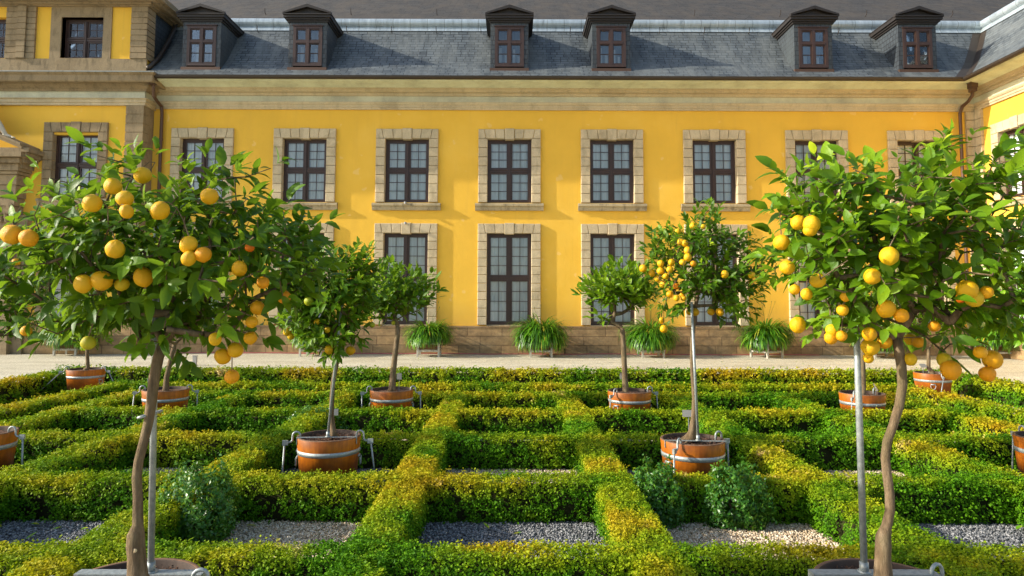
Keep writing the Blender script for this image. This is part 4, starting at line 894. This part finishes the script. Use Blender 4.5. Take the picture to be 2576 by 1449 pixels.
    # fruit
    if fruits:
        fm=fruit_mesh()
        for (p,dm,hue) in FP:
            fo=bpy.data.objects.new('fruit',fm[rnd.randrange(len(fm))]); col.objects.link(fo); fo.parent=root; fo.location=p-O; s=dm/2
            fo.scale=(s*rnd.uniform(.95,1.02),s*rnd.uniform(.95,1.02),s*rnd.uniform(.94,1.06)); fo.rotation_euler=(rnd.uniform(-.5,.5),rnd.uniform(-.5,.5),rnd.uniform(0,6)); fo.color=(hue,hue,hue,1)
            kk=int(np.argmin(np.linalg.norm(nodes-np.array(p+Vector((0,0,s*1.5))),axis=1))); b=MB(); q=Vector(nodes[kk])-O; f0=p-O+Vector((0,0,s*.9)); b.tube([q,(q+f0)/2+Vector((0,0,.012)),f0],[.0022,.002,.003],5); b.build('fruit_stalk','bark',root)
    return root
FM=None
def fruit_mesh():
    global FM
    if FM: return FM
    FM=[]
    for k in range(4):
        r=random.Random(k+3); nu,nv=28,18; b=MB(); idx=[]
        for j in range(nv+1):
            th=math.pi*j/nv; ring=[]
            for i_ in range(nu):
                ph=2*math.pi*i_/nu; rad=1+.025*math.sin(3*ph+k)*math.sin(th)+.03*math.cos(2*th+k)+.015*math.sin(5*ph+4*th+k)
                zz=math.cos(th)*rad*1.0; 
                if j<=2: zz-=.06*(1-j/3)    # stem dimple
                if k%2 and j>=nv-2: zz-=.10*(1-(nv-j)/3)   # little nipple
                ring.append((math.sin(th)*math.cos(ph)*rad,math.sin(th)*math.sin(ph)*rad,zz))
            idx.append(b.add(ring))
        for j in range(nv):
            for i_ in range(nu): q=(i_+1)%nu; b.face([idx[j]+i_,idx[j+1]+i_,idx[j+1]+q,idx[j]+q])
        o=b.build('fruit_source','fruit',None,True); FM.append(o.data); bpy.data.objects.remove(o)
    return FM
def blob(vx,vy,rvx,rvy,Y,ry,dY=0):
    p=P(vx,vy,Y+dY); k=(Y+dY)/FPX; return (p.x,p.y,p.z,rvx*k,ry,rvy*k)
def tp(lst,Y): return [tuple(P(a,b_,Y+(c if c else 0))) for a,b_,c in lst]
# --- left foreground tree
Y=3.16
tr=[(350,1475,-.02),(346,1449,-.02),(344,1400,-.02),(341,1372,-.02),(342,1345,-.02),(347,1320,-.01),(347,1250,0),(344,1200,0),(349,1160,0),(362,1110,.01),(374,1060,.02),(381,1010,.03),(388,950,.04),(398,900,.06),(412,862,.08)]
trr=[.058,.043,.038,.0385,.036,.023,.0205,.0205,.020,.0205,.021,.0225,.024,.024,.023]
blobs=[blob(430,590,320,150,Y,.48),blob(250,640,240,150,Y,.45),blob(600,650,200,140,Y,.42),blob(320,790,230,90,Y,.35),blob(560,810,110,75,Y,.26),blob(80,620,100,110,Y,.28),blob(320,440,150,58,Y,.28),blob(570,450,140,55,Y,.25),blob(180,500,90,50,Y,.22),blob(730,610,90,110,Y,.25),blob(400,900,70,50,Y,.2)]
fr=[(284,468,44,.4),(359,440,44,.42),(232,511,46,.38),(314,500,42,.4),(403,529,46,.45),(527,494,44,.5),(290,626,46,.42),(475,616,44,.4),(511,640,40,.68),(475,650,38,.45),(602,675,38,.55),(628,622,24,.9),(256,706,50,.5),(210,713,44,.42),(360,696,48,.5),(662,711,32,.7),(714,746,34,.72),(648,774,36,.62),(633,810,30,.6),(541,853,32,.35),(592,880,38,.45),(560,896,40,.5),(583,947,36,.66),(630,850,32,.6),(30,590,50,.6),(72,598,44,.66),(66,832,26,.6),(222,862,34,.08),(306,715,34,.2),(318,532,34,.5)]
tree('citrus_tree','dark-leaved citrus with big yellow fruit and crooked trunk, filling the left foreground',TA,tp(tr,Y),trr,blobs,380,8,.097,'lv_dark',fr,fd=.081,seed=21,curl=.36,upness=.22,tone=(0,1.05),lw=.44,inner=.45)
b=MB(); c=P(339,1386,3.14-.034); b.tube([(c.x,c.y+.012,c.z),(c.x-.002,c.y-.003,c.z+.001)],[.011,.0095],12); o=b.build('pruning_scar','scar',None,True,origin=c); tl=[q for q in bpy.data.objects if q.name=='citrus_tree'][0]; o.parent=tl; o.location=c-tl.location
# white ring tying trunk and pole
b=MB(); c=P(378,1042,3.24); b.tube([(c.x+.032*math.cos(a),c.y+.085*math.sin(a),c.z+.008*math.cos(a)) for a in [R(q) for q in range(0,361,20)]],.0065,8,caps=False); o=b.build('tie_ring','galv',None,True,origin=c); tag(o,'silvery ring tying the left foreground trunk to its pole','tie ring')
# --- right foreground tree
Y=3.2
tr=[(2226,1475,-.02),(2222,1449,-.02),(2221,1400,-.02),(2222,1372,-.02),(2222,1350,-.01),(2230,1325,0),(2239,1285,0),(2238,1240,0),(2231,1190,0),(2227,1150,0),(2232,1110,0),(2247,1070,0),(2262,1020,.01),(2270,970,.02),(2268,925,.03),(2262,885,.04),(2257,850,.05)]
trr=[.060,.040,.033,.034,.032,.022,.0205,.0205,.020,.0195,.0195,.0195,.020,.021,.0215,.022,.022]
blobs=[blob(2270,540,330,120,Y,.48),blob(2110,640,190,140,Y,.42),blob(2400,650,210,150,Y,.45),blob(2060,480,130,90,Y,.3),blob(2450,440,150,90,Y,.3),blob(2170,790,140,70,Y,.30),blob(2440,820,150,80,Y,.33),blob(2100,830,60,70,Y,.2),blob(2280,430,90,45,Y,.22),blob(2512,385,25,45,Y,.07)]
fr=[(2008,559,38,.35),(2042,563,42,.36),(2038,578,34,.4),(1966,609,40,.4),(1981,672,38,.38),(2057,705,38,.38),(1999,728,28,.5),(2029,740,30,.4),(2237,643,46,.3),(2194,695,42,.45),(2127,746,26,.6),(2229,776,45,.55),(2267,793,36,.66),(2432,729,50,.4),(2451,750,44,.25),(2481,735,32,.6),(2006.6,818,40,.45),(2094,831,34,.3),(2090,850,32,.62),(2117,845,28,.65),(2187,840,36,.55),(2189,873,45,.36),(2224,860,36,.6),(2184,901,26,.4),(2289,904,32,.3),(2310,860,30,.65),(2290,853,30,.35),(2376,906,36,.2),(2391,930,48,.66),(2496,905,46,.6),(2466,886,32,.6),(2484,940,38,.7),(2417,750,24,.95),(2350,820,28,.68),(2120,780,30,.5)]
tree('citrus_tree','bright-leaved citrus with big yellow fruit and wavy trunk, filling the right foreground',TB,tp(tr,Y),trr,blobs,380,8,.092,'lv_mid',fr,fd=.081,seed=33,curl=.3,upness=.5,lw=.50,tone=(-.05,1.0))
# --- left tree by the central hedges
Y=6.62
tr=[(842,1100,0),(838,1085,0),(834,1045,0),(835,1000,0),(838,960,0),(845,925,0),(850,895,0),(856,868,0)]
trr=[.045,.028,.023,.0225,.022,.022,.0215,.020]
blobs=[blob(835,735,105,90,Y,.38),blob(905,700,55,60,Y,.28),blob(765,745,60,85,Y,.28),blob(830,845,75,40,Y,.22)]
fr=[(723,835,20,.3),(732,846,18,.3),(777,758,24,.0),(797,809,16,.35),(827,880,22,.4),(823,830,16,.35),(882,882,24,.45),(936,817,15,.0)]
tree('citrus_tree','leafy tree with a few small lemons, in the tub left of the central hedges',TC,tp(tr,Y),trr,blobs,330,11,.105,'lv_mid',fr,fd=.09,seed=5,detail=4,curl=.3,fscale=1.3,tone=(-.05,.85))
# --- small tree middle left
Y=9.9
tr=[(984,990,0),(986,975,0),(990,930,0),(995,880,0),(1000,845,0),(1001,822,0)]
blobs=[blob(1000,745,85,50,Y,.45),blob(1055,725,40,30,Y,.25),blob(940,765,45,45,Y,.3),blob(1010,695,50,25,Y,.2)]
tree('citrus_tree','small round-headed tree on a straight bare trunk, in the middle left tub',TE,tp(tr,Y),[.07,.05,.042,.038,.036,.034],blobs,190,8,.135,'lv_mid',((936,817,14,0),(990,812,11,.05)),fd=None,seed=8,detail=4,upness=1.0,curl=.12,fscale=1.4,lw=.44,inner=.5)
# --- small tree middle right
tr=[(1574,998,0),(1574,985,0),(1571,930,0),(1569,880,0),(1567,845,0),(1565,825,0)]
blobs=[blob(1565,738,82,36,Y,.45),blob(1615,735,42,32,Y,.3),blob(1512,742,40,28,Y,.3),blob(1565,710,60,22,Y,.3),blob(1510,800,15,15,Y,.1)]
tree('citrus_tree','light green flat-topped tree on a straight bare trunk, in the middle right tub',TF,tp(tr,Y),[.065,.046,.04,.037,.035,.033],blobs,190,8,.14,'lv_mid',(),seed=9,detail=4,upness=1.3,curl=.1,fscale=1.4,lw=.42,inner=.5,tone=(.0,1.1))
# --- tall yellow-fruited tree right of centre
Y=6.5
tr=[(1738,1108,0),(1742,1080,0),(1746,1050,0),(1747,1000,.02),(1743,950,.02),(1741,900,.03),(1742,850,.04),(1746,800,.05),(1750,770,.05)]
trr=[.05,.034,.027,.022,.021,.021,.0205,.020,.019]
blobs=[blob(1760,660,120,100,Y,.42),blob(1840,680,85,85,Y,.35),blob(1690,640,60,70,Y,.28),blob(1770,570,55,50,Y,.22),blob(1840,760,55,45,Y,.25),blob(1690,770,40,45,Y,.2),blob(1890,700,40,55,Y,.2)]
fr=[(1723,612,18,.35),(1730,630,20,.4),(1730,647,20,.38),(1744,663,16,.7),(1744,569,20,.3),(1769,570,13,.3),(1823,690,20,.42),(1903,645,25,.32),(1891,692,19,.35),(1749,785,20,.5),(1789,785,18,.5),(1811,785,20,.5),(1734,785,16,.5),(1717,660,17,.35),(1720,750,14,.5),(1618,675,20,.5),(1640,687,18,.5),(1662,681,20,.42),(1662,663,18,.4),(1685,678,18,.4),(1689,660,18,.38),(1669,715,20,.45),(1702,720,16,.8),(1685,740,18,.66),(1664,806,16,.45),(1670,827,20,.5),(1705,583,16,.3),(1712,608,18,.35),(1702,750,15,.4),(1716,742,14,.6),(1655,700,17,.4),(1675,695,16,.45)]
rt=tree('citrus_tree','tall tree hung with many small yellow lemons, in the tub right of the central hedges',TD,tp(tr,Y),trr,blobs,340,10,.088,'lv_dark',fr,fd=.077,seed=14,detail=4,curl=.3,fscale=1.2,tone=(.1,1.1))
b=MB(); o0=Vector((TD[0],TD[1],.44))
for dx,dy in ((-.17,-.02),(-.12,-.12),(.09,-.06),(.05,.08),(-.20,.03),(.13,.02)):
    b.tube([Vector((.0,0,.14)),Vector((dx*.4,dy*.4,.06)),Vector((dx,dy,0.005)),Vector((dx*1.35,dy*1.35,-.008))],[.018,.017,.010,.004],7)
b.build('roots','bark',rt,True)
# --- partly hidden trees behind
Y=9.85
def hidden(label,tubc,vx,topv,botv,cx,cy,rx,ry,seed,matl='lv_mid',fr=(),n=150,L=.11,blobs=None,tone=(0,1)):
    Y=tubc[1]; kk=Y/FPX; base=P(vx,0,Y); x=tubc[0]
    pts=[(x,Y,.44),(x,Y,.5)]+[tuple(P(vx+(cx-vx)*t*.4,botv+(topv-botv)*t,Y)) for t in (.0,.33,.66,1)]
    bl=blobs or [blob(cx,cy,rx,ry,Y,rx*kk),blob(cx-rx*.5,cy-ry*.2,rx*.6,ry*.6,Y,rx*kk*.6),blob(cx+rx*.5,cy+ry*.1,rx*.6,ry*.7,Y,rx*kk*.6)]
    return tree('citrus_tree',label,tubc,pts,[.06,.045,.035,.033,.031,.029],bl,n,9,L,matl,fr,fd=None,seed=seed,detail=4,fscale=1.4,curl=.22,tone=tone)
hidden('tree behind the left foreground crown, its brown trunk beside the foreground trunk',TG,419,865,950,470,760,110,80,41)
hidden('tree in the farthest left tub, its crown behind the left foreground leaves',TI,221,875,925,215,800,85,75,42,'lv_mid',((222,780,12,.1),))
hidden('tree behind the right foreground pole, hidden by the foreground leaves',TH_,2172,860,970,2165,760,90,75,43)
hidden('tree in the farthest right tub, its crown behind the right foreground leaves',TJ,2336,880,925,2335,790,80,80,44)
hidden('dark tree whose crown reaches in from the left edge behind the foreground leaves',TK,-40,880,1050,-30,730,140,140,45,'lv_dark',((66,832,20,.6),(40,660,20,.6)),n=260,L=.09)
hidden('bright tree whose crown reaches in from the right edge',TL,2630,880,1050,2610,745,120,130,46,'lv_light',(),n=260,L=.09)

# ------------------------------------------------------------------ strap-leaved plants in crates by the wall
rng=np.random.default_rng(99)
def planter_proto():
    r=empty('plant_crate'); w_,d_,h_=.33,.33,.60; b=MB()
    b.box((-w_+.05,-d_+.02,.24),(w_-.05,d_-.02,.58)); b.box((-w_+.02,-d_+.05,.245),(w_-.02,d_-.05,.575)); b.build('crate_boards','crate',r)
    for sx in (-1,1):
        for sy in (-1,1):
            l=MB(); l.box((sx*w_-.03,sy*d_-.03,0),(sx*w_+.03,sy*d_+.03,h_)); l.build('leg','crateframe',r)
    for z_ in (.19,.42,.565):
        l=MB(); t=.025
        for sy in (-1,1): l.box((-w_+.03,sy*d_-.02,z_-t),(w_-.03,sy*d_+.02,z_+t)); 
        for sx in (-1,1): l.box((sx*w_-.02,-d_+.03,z_-t),(sx*w_+.02,d_-.03,z_+t))
        l.build('rail','crateframe',r)
    return r
def strap_plant(seed,n=1250,h=.60):
    g=np.random.default_rng(seed); a=g.uniform(0,2*np.pi,n); r0=.33*np.sqrt(g.random(n)); base=np.stack([r0*np.cos(a+g.normal(0,.5,n)),r0*np.sin(a+g.normal(0,.5,n)),np.full(n,h)],1)
    el=np.arcsin(g.uniform(.12,.995,n))+.12; L=g.uniform(.68,.98,n)+.24*(el>1.0); out=np.stack([np.cos(a),np.sin(a),np.zeros(n)],1); side=np.stack([-np.sin(a),np.cos(a),np.zeros(n)],1); S=7; W=g.uniform(.036,.056,n)
    Vs=[]; ang=el.copy(); p=base.copy(); droop=g.uniform(.22,.42,n)
    for k in range(S+1):
        t=k/S; w_=(W*(1-.0)*np.sin(np.pi*min(.999,(t*.86+.12)))**.6)[:,None]
        Vs+= [p-side*w_*.5,p+side*w_*.5]
        step=(L/S)[:,None]; p=p+(out*np.cos(ang)[:,None]+np.array([0,0,1.])*np.sin(ang)[:,None])*step; ang=ang-droop
    V=np.stack(Vs,1).reshape(-1,3); V+=0; q=np.array([(2*k,2*k+1,2*k+3,2*k+2) for k in range(S)]); Q=(np.arange(n)[:,None,None]*(2*S+2)+q[None]).reshape(-1,4)
    ps=np_mesh('foliage',V,Q,'strap',tone=np.repeat(g.random(n),S)); return ps
crate0=planter_proto(); pl0=[]
names=['leftmost visible, behind the left foreground crown','half hidden between the left foreground crown and the lemon tree','just right of the middle left tree','in front of the central tall window','behind the middle right tree','right of the tall lemon tree','behind the right foreground pole','farthest right, mostly hidden by the right foreground crown']
for k,vx in enumerate((180,790,1080,1360,1637,1928,2215,2500)):
    p=G(vx,894,0); yy=22.0; x=P(vx,860,yy).x
    c=crate0 if k==0 else copy_tree(crate0); c.location=(x,yy,0); c.rotation_euler.z=R([3,-2,1,0,2,28,-4,3][k]); tag(c,'brown crate on bleached legs '+names[k],'crate','crates of strap-leaved plants by the wall')
    r=empty('strap_leaved_plant',(x,yy,.62)); f=strap_plant(100+k,h=0.0); f.parent=r
    b=MB(); rr=random.Random(k)
    for j in range(4 if k in (2,5,4) else 2):
        a=rr.uniform(0,6.3); d=rr.uniform(.1,.35); hh=rr.uniform(.9,1.15); b.tube([(0,0,0),(d*.4*math.cos(a),d*.4*math.sin(a),hh*.6),(d*math.cos(a),d*math.sin(a),hh)],[.005,.004,.003],5); b.tube([(d*math.cos(a),d*math.sin(a),hh),(d*math.cos(a),d*math.sin(a),hh+.05)],[.009,.004],6)
    b.build('flower_stalk','strap',r); s=[.88,.82,.84,.95,.92,.9,.96,.84][k]; f.scale=(s,s*.97,s*[1,.92,.95,1.05,.94,1.02,1,.9][k]); f.rotation_euler=(R([0,4,-3,2,-4,3,0,5][k]),R([3,-5,4,-2,5,-3,2,0][k]),R(k*57)); tag(r,'mound of strap leaves '+names[k],'plant','strap-leaved plants in crates by the wall')
